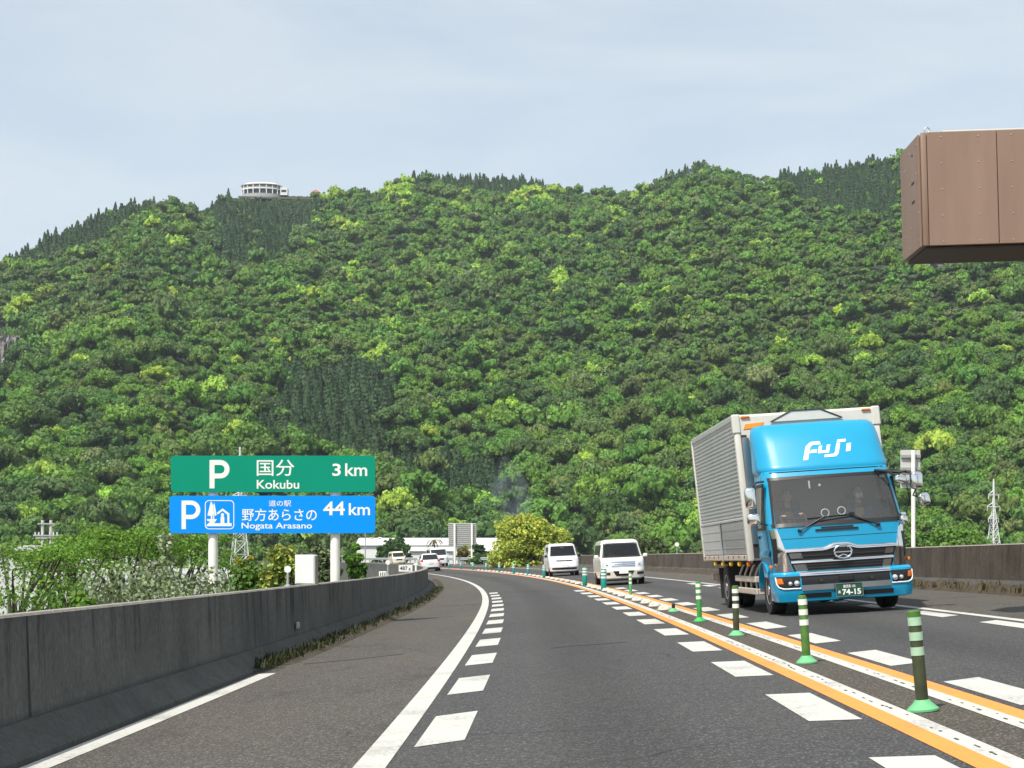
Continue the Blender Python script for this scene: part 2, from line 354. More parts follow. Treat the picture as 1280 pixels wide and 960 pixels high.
# ------------------------------------------------------------------ the two concrete walls
WALL_H = .98
def wall(name, side, off, Y0, Y1, m, label, down):
    def RP_(o, y, z=0.): return RP(o - (.004 * (max(y, 9) - 9) if side < 0 else 0), y, z)
    root = thing(name, label, 'wall', RP(off, max(Y0, 0))); root['kind'] = 'thing'
    inv = Matrix.Translation(-root.location)
    t = .26 * side; ys = [Y0 + (Y1 - Y0) * i / int((Y1 - Y0) / 1.5) for i in range(int((Y1 - Y0) / 1.5) + 1)]
    b = MB(); b.loft([[inv @ RP_(off, y, -.05), inv @ RP_(off + .03 * side, y, WALL_H - .02), inv @ RP_(off + t, y, WALL_H - .02), inv @ RP_(off + t, y, -down)] for y in ys])
    b.build('wall_face', m, root, 0)
    c = MB(); c.loft([[inv @ RP_(off + .025 * side, y, WALL_H - .02), inv @ RP_(off + .04 * side, y, WALL_H), inv @ RP_(off + t - .01 * side, y, WALL_H), inv @ RP_(off + t + .005 * side, y, WALL_H - .02)] for y in ys]); c.build('coping', M_cap, root, 0)
    k = MB(); o2 = off - .27 * side
    k.loft([[inv @ RP_(o2, y, -.04), inv @ RP_(o2 + .012 * side, y, .035), inv @ RP_(off - .055 * side, y, .225), inv @ RP_(off - .045 * side, y, .235), inv @ RP_(off - .002 * side, y, .235), inv @ RP_(off - .002 * side, y, -.04)] for y in ys]); k.build('kerb', M_curb, root, 0)
    y = max(Y0, 2.); jm = mat('joint_' + m.name, (.035, .032, .03), .9)
    while y < min(Y1, 120):
        a = off - .003 * side; j = MB()
        j.add([inv @ RP_(a, y, .236), inv @ RP_(a, y + .025, .236), inv @ RP_(a + .03 * side, y + .025, WALL_H - .02), inv @ RP_(a + .03 * side, y, WALL_H - .02)], [(0, 1, 2, 3)])
        j.build('expansion_joint', jm, root, 0); y += 9.3
    return root
wl = wall('concrete_wall', -1, -6.3, YB, YE, M_wall_l, 'dark grey concrete wall with black streaks curving along the left shoulder', 6.3)
wr = wall('concrete_wall', 1, 6.95, YB, 186, M_wall_r, 'brown stained concrete wall beyond the oncoming lane', 7.0)

# weeds and soil in the gutters (nobody could count them)
def tuft_mesh(name, spots, m, h=(.06, .22), n=9, seed=3):
    rng = random.Random(seed); b = MB()
    for (p, sc) in spots:
        for k in range(n):
            a = rng.uniform(0, 6.28); hh = rng.uniform(*h) * sc; le = rng.uniform(.2, .9) * hh; wd = .012 * sc + .006
            q = p + Vector((rng.gauss(0, .05), rng.gauss(0, .08), 0)); d = Vector((math.cos(a), math.sin(a), 0)); e = Vector((-d.y, d.x, 0)) * wd
            b.add([q - e, q + e, q + d * le * .5 + Vector((0, 0, hh * .7)) + e * .6, q + d * le + Vector((0, 0, hh)), q + d * le * .5 + Vector((0, 0, hh * .7)) - e * .6], [(0, 1, 2, 3, 4)])
    return b.build(name, m, smooth=0)
rng = random.Random(5)
so = MB()
def soil(o0, o1, Y0, Y1, h):
    n = int((Y1 - Y0) / .35); f = [[RP(o0 + (o1 - o0) * i / 4, Y0 + (Y1 - Y0) * j / n, .005 + (h * min(1, j / 10, (n - j) / 10) * math.sin(math.pi * i / 4 * .9 + .15) * rng.uniform(.25, 1.) if i else -.01)) for i in range(5)] for j in range(n + 1)]
    so.loft(f, caps=False, closed=False)
soil(-5.80, -6.12, 20.5, 110, .09); soil(6.36, 6.95, 6, 120, .26)
tag(so.build('gutter_soil', M_moss), 'mossy soil heaped in the gutters at the foot of both walls', 'soil', kind='stuff')
sp = [(RP(-6.05 + rng.gauss(0, .08) , 19 + 56 * rng.random() ** 1.3, .05), rng.uniform(.25, .75) * (1.7 if rng.random() < .05 else 1)) for _ in range(420)]
tag(tuft_mesh('weeds', sp, leaf('weed_blades', (.045, .052, .020)), seed=4), 'short weeds growing in the gutter below the left wall', 'weeds', kind='stuff')
sp = [(RP(rng.uniform(6.3, 6.75), rng.uniform(14, 60), .06), rng.uniform(.5, 1.2)) for _ in range(230)]
tag(tuft_mesh('dry_grass', sp, leaf('dry_blades', (.13, .105, .055)), seed=6), 'dry straw coloured grass along the foot of the brown wall', 'grass', kind='stuff')

# the air: a faint even haze round everything
def make_haze(density):
    b = MB(); b.box((0, 2690, 151), (7300, 6700, 318)); m = bpy.data.materials.new('hazy_air'); m.use_nodes = True
    n = m.node_tree.nodes; n.remove(n['Principled BSDF']); v = n.new('ShaderNodeVolumePrincipled'); v.inputs['Density'].default_value = density
    v.inputs['Color'].default_value = (.80, .88, .97, 1); v.inputs['Anisotropy'].default_value = .2
    m.node_tree.links.new(v.outputs[0], n['Material Output'].inputs['Volume'])
    o = b.build('haze', m, smooth=0); tag(o, 'thin bluish haze in the air between the road and the hill', 'haze', kind='stuff')
make_haze(.00012)
# ------------------------------------------------------------------ the hill
_rs = np.random.RandomState(11); _tab = _rs.rand(256, 256)
def vnoise(x, y):
    x = np.asarray(x, float); y = np.asarray(y, float); xi = np.floor(x).astype(int); yi = np.floor(y).astype(int)
    fx = x - xi; fy = y - yi; fx = fx * fx * (3 - 2 * fx); fy = fy * fy * (3 - 2 * fy)
    g = lambda a, b: _tab[a % 256, b % 256]
    return (g(xi, yi) * (1 - fx) + g(xi + 1, yi) * fx) * (1 - fy) + (g(xi, yi + 1) * (1 - fx) + g(xi + 1, yi + 1) * fx) * fy
def fnoise(x, y, o=4):
    t = 0; a = .5
    for i in range(o): t = t + a * vnoise(x * 2 ** i + 17 * i, y * 2 ** i + 31 * i); a *= .5
    return t
SKY = [(-500, 470), (-300, 430), (-150, 375), (0, 322), (50, 300), (100, 278), (150, 256), (190, 247), (215, 248), (240, 262), (262, 256), (290, 248), (305, 246), (350, 245), (390, 246),
       (420, 241), (460, 240), (485, 228), (510, 219), (560, 219), (640, 221), (700, 229), (740, 234), (785, 237), (815, 226), (835, 212), (880, 205), (920, 209), (950, 217), (1000, 214),
       (1050, 207), (1100, 199), (1150, 194), (1200, 192), (1280, 184), (1400, 150), (1600, 190), (1800, 250)]
RIDGE = [(-500, 700), (0, 760), (200, 820), (255, 900), (330, 960), (480, 960), (640, 990), (785, 980), (830, 900), (1000, 880), (1280, 820), (1800, 800)]
FOOT = [(-500, 330), (0, 350), (300, 400), (640, 430), (900, 400), (1280, 350), (1800, 330)]
def lerp(tab, p): return np.interp(p, [a for a, b in tab], [b for a, b in tab])
ZF = -5.5
def hill_z(X, Y):
    X = np.asarray(X, float); Y = np.asarray(Y, float)
    p = 640 + 2000 * X / np.maximum(Y, 1); yr = lerp(RIDGE, p); yf = lerp(FOOT, p)
    zr = EYE + (702 - lerp(SKY, p)) / 2000 * yr - 6.5 + 6.0 * np.clip(np.minimum(p - 268, 405 - p) / 14, 0, 1)
    t = (Y - yf) / (yr - yf)
    g = np.where(t < 1, np.clip(t, 0, 1) ** .92, 1 - .55 * (t - 1) ** 1.4)
    n = (fnoise(X / 95, Y / 190, 3) - .45) * 78 + (fnoise(X / 38 + 9, Y / 60, 3) - .45) * 17
    env = np.clip(t, 0, 1) ** .6 * np.clip(1 - t, 0, 1) ** .55
    return np.where(t < 0, ZF, ZF + (zr - ZF) * np.maximum(g, -.1) + n * env * 1.15)
hx = np.linspace(-620, 760, 185); hy = np.linspace(320, 1240, 124)
HX, HY = np.meshgrid(hx, hy); HZ = hill_z(HX, HY); HZ[0] -= 3
hm = MB(); hm.v = list(zip(HX.ravel(), HY.ravel(), HZ.ravel())); nx_ = len(hx)
hm.f = [(j * nx_ + i, j * nx_ + i + 1, (j + 1) * nx_ + i + 1, (j + 1) * nx_ + i) for j in range(len(hy) - 1) for i in range(nx_ - 1)]; hm.m = [0] * len(hm.f)
setting('hill', M_hill, hm, smooth=60)

# ------------------------------------------------------------------ crowns: proto(kind) -> quads (n,4,3) on a unit-sized tree, z up from its foot
def ico(sub):
    bm = bmesh.new(); bmesh.ops.create_icosphere(bm, subdivisions=sub, radius=1); v = np.array([x.co[:] for x in bm.verts]); f = np.array([[q.index for q in x.verts] for x in bm.faces]); bm.free(); return v, f
IV, IF = ico(2); IV1, IF1 = ico(1)
def cards(P, Nn, size, rs, tilt=.55, asp=1.25):
    """leafy sprays: one bent-ish quad per point, facing roughly along its normal"""
    n = len(P); d = Nn + rs.normal(0, tilt, (n, 3)); d /= np.linalg.norm(d, axis=1)[:, None]
    a = np.cross(d, rs.normal(0, 1, (n, 3))); a /= np.linalg.norm(a, axis=1)[:, None] + 1e-9; b = np.cross(d, a)
    s = size * rs.uniform(.55, 1.35, n)[:, None]; h = rs.uniform(.15, .45, n)[:, None] * s
    return np.stack([P - a * s * asp, P - b * s + d * h * .3, P + a * s * asp, P + b * s - d * h * .3], 1)
def broad(seed, ncard, size, lobes=12, flat=.62, lr=(.20, .36)):
    rs = np.random.RandomState(seed); Q = []; C = []
    for k in range(lobes):
        a = rs.uniform(0, 6.283); r = math.sqrt(rs.uniform(0, 1)) * .72
        C.append((r * math.cos(a), r * math.sin(a), .55 + flat * (1 - r * r) * rs.uniform(.55, 1.0) - .1, rs.uniform(*lr)))
    C = np.array(C); core = []
    for c in C:
        v = IV1 * c[3] * .80 * np.array([1, 1, .8]) + c[:3]; v = v + rs.normal(0, .03, v.shape)
        t = v[IF1]; core.append(np.concatenate([t, t[:, 2:3]], 1))
    w = C[:, 3] ** 2; idx = rs.choice(len(C), ncard, p=w / w.sum())
    n = rs.normal(0, 1, (ncard, 3)); n[:, 2] = np.abs(n[:, 2]) * 1.0 - .35; n /= np.linalg.norm(n, axis=1)[:, None]
    P = C[idx, :3] + n * C[idx, 3:4] * np.array([1, 1, .8]) * rs.uniform(.8, 1.12, (ncard, 1))
    dd = np.linalg.norm((P[:, None] - C[None, :, :3]) / C[None, :, 3:4], axis=2); dd[np.arange(ncard), idx] = 9
    keep = dd.min(1) > .78
    P = P[keep]; n = n[keep]
    Q = cards(P, n, size, rs)
    return np.concatenate(core), Q
def conifer(seed, ncard, size):
    rs = np.random.RandomState(seed)
    h = rs.uniform(.12, 1.0, ncard) ** .85; a = rs.uniform(0, 6.283, ncard); rad = .58 * (1.03 - h) ** .9 * (.8 + .2 * np.cos(h * 40)) * rs.uniform(.7, 1.15, ncard)
    P = np.stack([rad * np.cos(a), rad * np.sin(a), h * 1.75], 1); n = np.stack([np.cos(a), np.sin(a), np.full(ncard, .35)], 1)
    Q = cards(P, n, size, rs, .35, 1.3)
    rings = [(.42, .1), (.36, .5), (.20, 1.05), (.01, 1.65)]; core = []
    for (r0, z0), (r1, z1) in zip(rings[:-1], rings[1:]):
        for k in range(6):
            t0, t1 = k * 1.0472, (k + 1) * 1.0472
            core.append([(r0 * math.cos(t0), r0 * math.sin(t0), z0), (r0 * math.cos(t1), r0 * math.sin(t1), z0), (r1 * math.cos(t1), r1 * math.sin(t1), z1), (r1 * math.cos(t0), r1 * math.sin(t0), z1)])
    return np.array(core), Q

def mass(name, trees, protos, m, seed, label, cat='forest'):
    """trees: arrays X,Y,Z,radius,height factor,proto index,tint(3) -> ONE mesh"""
    rs = np.random.RandomState(seed); VV = []; TT = []
    for pi, (core, Q) in enumerate(protos):
        sel = np.where(trees['k'] == pi)[0]
        if not len(sel): continue
        F = np.concatenate([core, Q]); iscore = np.r_[np.ones(len(core)), np.zeros(len(Q))]
        for i in sel:
            a = trees['rot'][i]; c, s_ = math.cos(a), math.sin(a); r = trees['r'][i]; hz = r * trees['hf'][i]
            V = np.empty_like(F, dtype=np.float32)
            V[..., 0] = (F[..., 0] * c - F[..., 1] * s_) * r + trees['x'][i]; V[..., 1] = (F[..., 0] * s_ + F[..., 1] * c) * r + trees['y'][i]; V[..., 2] = F[..., 2] * hz + trees['z'][i]
            VV.append(V)
            tn = trees['tint'][i]; j = rs.uniform(.84, 1.18, len(F))[:, None] * np.ones((1, 3)); j[:, 0] *= rs.uniform(.9, 1.15, len(F))
            tt = np.ones((len(F), 4), np.float32); tt[:, :3] = tn * j; TT.append(tt)
    V = np.concatenate(VV); T = np.concatenate(TT); n = len(V)
    me = bpy.data.meshes.new(name); me.vertices.add(n * 4); me.vertices.foreach_set('co', V.reshape(-1))
    me.loops.add(n * 4); me.loops.foreach_set('vertex_index', np.arange(n * 4, dtype=np.int32))
    me.polygons.add(n); me.polygons.foreach_set('loop_start', np.arange(0, n * 4, 4, dtype=np.int32))
    at_ = me.attributes.new('tint', 'FLOAT_COLOR', 'FACE'); at_.data.foreach_set('color', T.reshape(-1))
    me.materials.append(m); me.update(calc_edges=True)
    o = bpy.data.objects.new(name, me); COL.objects.link(o)
    print(name, len(VV), 'trees', n, 'quads')
    return o

M_forest = leaf('forest_leaves', None, trans=.2)
rs = np.random.RandomState(21)
# scatter over the slopes on a jittered grid
pts = []
Yc = 335.
while Yc < 1060:
    sp_ = 3.9 + (Yc - 335) / 700 * 1.3
    X = np.arange(-.43 * Yc - 20, .47 * Yc + 20, sp_); X = X + rs.uniform(-.5, .5, len(X)) * sp_; pts.append(np.stack([X, Yc + rs.uniform(-.5, .5, len(X)) * sp_], 1)); Yc += sp_ * .95
XY = np.concatenate(pts); X, Y = XY[:, 0], XY[:, 1]; Z = hill_z(X, Y)
p_ = 640 + 2000 * X / Y; q_ = 702 - 2000 * (Z - EYE) / Y; t_ = (Y - lerp(FOOT, p_)) / (lerp(RIDGE, p_) - lerp(FOOT, p_))
ok = (t_ > -.02) & (t_ < 1.10) & (p_ > -200) & (p_ < 1560)
ok &= ~((p_ > 280) & (p_ < 392) & (t_ > .895))                                   # the mown hilltop
ok &= ~((p_ > 1165) & (p_ < 1250) & (q_ > 322) & (q_ < 342))                     # a bare crag
ok &= ~((p_ > -14) & (p_ < 13) & (q_ > 412) & (q_ < 492))
X, Y, Z, p_, q_, t_ = [a[ok] for a in (X, Y, Z, p_, q_, t_)]
def inpoly(px, py, poly):
    c = np.zeros(len(px), bool); j = len(poly) - 1
    for i in range(len(poly)):
        (xi, yi), (xj, yj) = poly[i], poly[j]
        c ^= ((yi > py) != (yj > py)) & (px < (xj - xi) * (py - yi) / (yj - yi + 1e-9) + xi); j = i
    return c
wob = (fnoise(X / 24, Y / 40, 3) - .42) * 60; P2 = p_ + wob; Q2 = q_ + wob * .4
con = np.zeros(len(X), bool)
for poly in ([(-90, 360), (0, 338), (95, 332), (150, 300), (190, 262), (235, 268), (250, 262), (230, 200), (-90, 200)], [(255, 258), (388, 250), (388, 285), (345, 330), (290, 348), (268, 305)],
             [(488, 200), (770, 200), (735, 240), (690, 246), (600, 244), (500, 243)], [(360, 480), (470, 470), (500, 500), (490, 580), (320, 580), (330, 520)],
             [(955, 190), (1130, 180), (1130, 285), (1060, 275), (1000, 255)], [(815, 240), (815, 190), (880, 190), (880, 218)], [(470, 575), (640, 600), (640, 650), (520, 640)]): con |= inpoly(P2, Q2, poly)
con &= rs.rand(len(X)) > .05
dup_ = np.repeat(np.where(con)[0], 2); dup_ = dup_[rs.rand(len(dup_)) < .8]; jx = X[dup_] + rs.normal(0, 2.2, len(dup_)); jy = Y[dup_] + rs.normal(0, 2.5, len(dup_)); X = np.r_[X, jx]; Y = np.r_[Y, jy]; Z = np.r_[Z, hill_z(jx, jy)]
p_ = np.r_[p_, p_[dup_]]; q_ = np.r_[q_, q_[dup_]]; t_ = np.r_[t_, t_[dup_]]; con = np.r_[con, np.ones(len(dup_), bool)]
n = len(X); fld = fnoise(X / 55 + 3, Y / 90 + 7, 3); fld2 = fnoise(X / 22 + 40, Y / 30 + 2, 2); lowness = np.clip((q_ - 480) / 200, 0, 1)
pal = np.array([(.066, .128, .028), (.080, .160, .030), (.108, .205, .036), (.084, .140, .036), (.078, .122, .040), (.22, .33, .05), (.054, .102, .032), (.110, .155, .060)])
u = rs.rand(n); kind = np.zeros(n, int)
kind[u < .42] = 1; kind[(u > .42) & (u < .62)] = 2; kind[(u > .62) & (u < .76)] = 3; kind[(u > .76) & (u < .84)] = 4; kind[(u > .84) & (u < .92)] = 6; kind[(u > .92) & (u < .95)] = 7
kind[(fld2 > .62) & (u < .5)] = 2; kind[(fld < .33) & (u < .30)] = 4; kind[(fld2 < .30) & (u > .4)] = 6
yel = (rs.rand(n) < .022 + .045 * (fnoise(X / 40 + 80, Y / 60, 2) > .56)); kind[yel] = 5
for (cx, cy, rr) in ((700, 365, 15), (395, 380, 12), (485, 420, 16), (440, 350, 14), (145, 290, 9), (680, 250, 22), (415, 250, 20), (500, 245, 26), (800, 240, 18), (770, 280, 12), (540, 655, 12), (880, 560, 16), (1245, 585, 10), (20, 400, 16), (665, 245, 12), (470, 455, 12)):
    kind[(np.hypot(p_ - cx, q_ - cy) < rr * .8) & (rs.rand(n) < .75)] = 5
tint = np.array([1.36, 1.40, 1.12]) * pal[kind] * rs.uniform(.84, 1.16, (n, 1)) * np.stack([rs.uniform(.85, 1.15, n), np.ones(n), rs.uniform(.8, 1.2, n)], 1)
tint[con] = np.array([.046, .094, .036]) * rs.uniform(.8, 1.3, (con.sum(), 1))
r = rs.uniform(1.9, 4.2, n) * np.where(kind == 5, 1.1, 1) * (1 + .25 * lowness); r *= np.where(rs.rand(n) < .13, 1.55, 1); r *= .88 + .3 * np.clip((fnoise(X / 70 + 11, Y / 80, 2) - .2) / .4, 0, 1)
hf = rs.uniform(.95, 1.5, n)
near = Y < 560
protos_n = [broad(100 + i, 760, .060, lobes=19 + i % 6, flat=.62 + .1 * (i % 4)) for i in range(9)]
protos_f = [broad(200 + i, 270, .095, lobes=14 + i % 4, flat=.62 + .1 * (i % 4)) for i in range(8)]
k = np.where(near, rs.randint(0, 9, n), 9 + rs.randint(0, 8, n))
B_ = ~con
rot = rs.uniform(0, 6.283, n)
T = dict(x=X[B_], y=Y[B_], z=Z[B_] - .2, r=r[B_], hf=hf[B_], k=k[B_], tint=tint[B_], rot=rot[B_])
tag(mass('hillside_forest', T, protos_n + protos_f, M_forest, 1, ''), 'dense broadleaf forest of mixed greens covering the whole hillside', 'forest', kind='stuff')
pc = [conifer(300 + i, 300, .07) for i in range(6)]
rc = rs.uniform(3.0, 5.0, n)
C_ = con
T = dict(x=X[C_], y=Y[C_], z=Z[C_] - 1.0, r=rc[C_], hf=rs.uniform(.75, 1.32, C_.sum()), k=rs.randint(0, 6, C_.sum()), tint=tint[C_], rot=rot[C_])
tag(mass('conifer_forest', T, pc, M_forest, 2, ''), 'dark conifer plantations in stands along the ridge and mid slope', 'forest', kind='stuff')
# grass on the mown hilltop
gb = MB(); rng = random.Random(8)
for _ in range(8000):
    px = rng.uniform(279, 393); yr = float(lerp(RIDGE, px)); yy = rng.uniform(yr * .925, yr * 1.02); x = (px - 640) / 2000 * yy; z = float(hill_z(x, yy))
    a = rng.uniform(0, 6.28); e = Vector((math.cos(a), math.sin(a), 0)) * rng.uniform(.3, .7); c = Vector((x, yy, z - .1)); u_ = Vector((rng.gauss(0, .2), rng.gauss(0, .2), rng.uniform(.5, 1.1)))
    gb.add([c - e, c + e, c + e * .7 + u_, c - e * .7 + u_], [(0, 1, 2, 3)])
tag(gb.build('hilltop_grass', leaf('hilltop_grass', (.075, .125, .035), trans=.2), smooth=0), 'short green grass on the slope below the white hilltop pavilion', 'grass', kind='stuff')
# crags
def crag(px, py, w_, h_, label, seed):
    for yy in np.arange(350, 1000, 3):                       # where that bearing meets the slope
        x = (px - 640) / 2000 * yy; z = EYE + (702 - py) / 2000 * yy
        if hill_z(x, yy) > z: break
    rs_ = np.random.RandomState(seed); b = MB(); nu, nv = 22, 12
    def fn(u, v): return (x + u * w_ + rs_.normal(0, .5), yy - 1.5 + v * h_ * .4 + rs_.normal(0, .9) - 3.0 * (1 - (2 * u) ** 2) * (1 - abs(2 * v - .2)), z + v * h_ + rs_.normal(0, .4))
    b.sheet(fn, np.linspace(-.5, .5, nu), np.linspace(-.5, .5, nv), back=4)
    tag(b.build('rock_crag', mat('crag_rock%d' % seed, (.11, .105, .10), .95, col2=(.30, .28, .27), scale=.5, stretch=(1, 1, .3)), smooth=0), label, 'rock face')
crag(1205, 331, 38, 7, 'bare grey rock face among the trees below the brown gantry box', 1)
crag(2, 460, 9, 24, 'tall bare rock face among trees at the far left edge of the hillside', 2)
# ------------------------------------------------------------------ vehicle shells
class Shell:
    """horizontal rings stacked in z: rows of (z, half width, front y, back y, front bulge, corner radius)"""
    FR = [-1, -.985, -.95, -.9, -.84, -.77, -.69, -.6, -.5, -.4, -.3, -.2, -.1, 0, .1, .2, .3, .4, .5, .6, .69, .77, .84, .9, .95, .985, 1]
    def __init__(s, rows): s.rows = rows; s.zs = [r[0] for r in rows]
    def par(s, z): return [float(np.interp(z, s.zs, [r[i] for r in s.rows])) for i in range(1, 6)]
    def front(s, x, z):
        w, f, b, bu, c = s.par(z); t = min(1, max(0, (abs(x) - (w - c)) / c)); return f + bu * (x / w) ** 2 + c * (1 - math.sqrt(max(0, 1 - t * t)))
    def back(s, x, z):
        w, f, b, bu, c = s.par(z); c *= .7; t = min(1, max(0, (abs(x) - (w - c)) / c)); return b - bu * .6 * (x / w) ** 2 - c * (1 - math.sqrt(max(0, 1 - t * t)))
    def ring(s, z, ns):
        w, f, b, bu, c = s.par(z); P = [(w * q, s.front(w * q, z), z) for q in s.FR]
        ya = s.front(w, z); yb = s.back(w, z); P += [(w, ya + (yb - ya) * i / ns, z) for i in range(1, ns)]
        P += [(w * q, s.back(w * q, z), z) for q in s.FR[::-1]]
        P += [(-w, yb + (ya - yb) * i / ns, z) for i in range(1, ns)]; return P
    def build(s, name, m, parent, zs, ns=14, holes=(), smooth=40):
        rings = [s.ring(z, ns) for z in zs]; n = len(rings[0])
        def skip(i, k):
            a = [Vector(rings[i][k]), Vector(rings[i][(k + 1) % n]), Vector(rings[i + 1][k]), Vector(rings[i + 1][(k + 1) % n])]; c = sum(a, Vector()) / 4
            return any(h(c) for h in holes)
        return MB().loft(rings, skip=skip if holes else None).build(name, m, parent, smooth)
    def patch(s, mb, xl, xr, z0, z1, lift=.006, n=14, nz=6, m=0, back=.02, rear=False):
        """xl, xr: numbers or functions of z; a fitted panel standing lift proud of the shell's front (or rear)"""
        A = xl if callable(xl) else (lambda z: xl); B = xr if callable(xr) else (lambda z: xr)
        def fn(u, v):
            z = z0 + (z1 - z0) * v; x = A(z) + (B(z) - A(z)) * u
            return (x, s.back(x, z) + lift, z) if rear else (x, s.front(x, z) - lift, z)
        return mb.sheet(fn, [i / n for i in range(n + 1)], [i / nz for i in range(nz + 1)], m, -back if rear else back)
    def side(s, mb, sx, y0, y1, z0, z1, lift=.006, m=0, n=6, nz=5, y0t=None, y1t=None, back=.015):
        a = y0 if y0t is None else y0t; b = y1 if y1t is None else y1t
        def fn(u, v):
            z = z0 + (z1 - z0) * v; ya = y0 + (a - y0) * v; yb = y1 + (b - y1) * v; return (sx * (s.par(z)[0] + lift), ya + (yb - ya) * u, z)
        return mb.sheet(fn, [i / n for i in range(n + 1)], [i / nz for i in range(nz + 1)], m, (-sx * back, 0, 0))

M_blue = mat('blue_truck_paint', (.002, .285, .50), .36, coat=.3, var=.03, scale=3)
M_chrome = mat('chrome', (.80, .80, .80), .09, 1.); M_satin = mat('satin_silver', (.52, .53, .54), .28, 1.)
M_black = mat('black_plastic', (.012, .012, .013), .45); M_rub = mat('tyre_rubber', (.014, .014, .014), .8); M_dark = mat('dark_steel', (.03, .03, .032), .6)
M_alu = mat('aluminium_sheet', (.60, .61, .61), .38, .35, var=.08, scale=2, stretch=(1, 1, .4)); M_boxw = mat('box_white', (.62, .60, .54), .45, var=.06, scale=2.5)
M_rail = mat('guard_beige', (.46, .41, .35), .6, var=.2, scale=6); M_amber = mat('amber_lens', (.72, .17, .015), .25); M_yellow = mat('yellow_lens', (.80, .55, .03), .3)
M_red = mat('red_lens', (.5, .01, .012), .25); M_lens = mat('lamp_glass', (.75, .78, .80), .08, .6)
M_plate_g = mat('plate_green', (.012, .075, .035), .5); M_plate_w = mat('plate_white', (.75, .75, .72), .5); M_logo = mat('logo_white', (.82, .84, .84), .4)
M_wind = glass('windscreen_glass', (.84, .87, .86), .10, (.50, .52, .51), 1.45); M_sideg = glass('side_glass', (.28, .31, .31), .06, (.3, .32, .32), 1.5)
M_int = mat('cab_interior', (.16, .165, .165), .8); M_seat = mat('seat_cloth', (.085, .085, .09), .9, var=.2, scale=20)
M_skin = mat('skin', (.50, .31, .22), .55); M_hair = mat('dark_hair', (.015, .012, .010), .6); M_shirt = mat('blue_work_shirt', (.07, .12, .22), .85); M_mask = mat('face_mask', (.80, .82, .82), .8)
M_rim = mat('steel_rim', (.42, .42, .42), .4, .6)

def wheel(parent, x, y, r, wd, rim=.56, side=1, m_rim=None):
    Mx = Matrix.Translation((x, y, r)) @ Euler((0, R(90) * side, 0)).to_matrix().to_4x4()
    t = MB(); h = wd / 2
    t.lathe([(r * rim, -h * .9), (r * .93, -h), (r * .985, -h * .8), (r, -h * .45), (r, h * .45), (r * .985, h * .8), (r * .93, h), (r * rim, h * .9)], 28, Mx)
    for k in (-.35, 0, .35): t.lathe([(r * 1.004, h * (k - .06)), (r * 1.006, h * k), (r * 1.004, h * (k + .06))], 28, Mx)
    tyre = t.build('tyre', M_rub, None, 30)
    q = MB(); q.lathe([(r * rim * .99, h * .5), (r * rim * .99, h * .92), (r * rim * .90, h * .92), (r * rim * .80, h * .55), (r * .22, h * .62), (r * .2, h * .95), (r * .02, h * .98)], 24, Mx)
    for k in range(6): q.add(*_bolt(r * .33, k * 1.047, h * .62), M=Mx)
    a = q.build('rim', m_rim or M_rim, None, 30)
    root = bpy.data.objects.new('wheel', None); COL.objects.link(root); root.parent = parent
    tyre.parent = root; a.parent = root; return root
def _bolt(R0, a, z):
    b = MB(); b.box((R0 * math.cos(a), R0 * math.sin(a), z + .012), (.03, .03, .03)); return b.v, b.f

# ------------------------------------------------------------------ seated people: one continuous remeshed body
def remeshed(mb, name, m, parent, voxel, smooth_it=4):
    o = mb.build(name, m, None, 0); md = o.modifiers.new('r', 'REMESH'); md.mode = 'VOXEL'; md.voxel_size = voxel
    if smooth_it: q = o.modifiers.new('s', 'SMOOTH'); q.factor = .5; q.iterations = smooth_it
    dg = bpy.context.evaluated_depsgraph_get(); me = bpy.data.meshes.new_from_object(o.evaluated_get(dg)); bpy.data.objects.remove(o)
    me.name = name; me.polygons.foreach_set('use_smooth', [True] * len(me.polygons)); n = bpy.data.objects.new(name, me); COL.objects.link(n); n.parent = parent
    if not me.materials: me.materials.append(m)
    return n
def ball(mb, c, r):
    v = IV * np.array(r) + np.array(c); return mb.add([tuple(p) for p in v], [tuple(f) for f in IF])
def limb(mb, pts, rs): 
    mb.tube(pts, rs, 10)
    for p, r in zip(pts, rs): ball(mb, p, (r, r, r))
    return mb
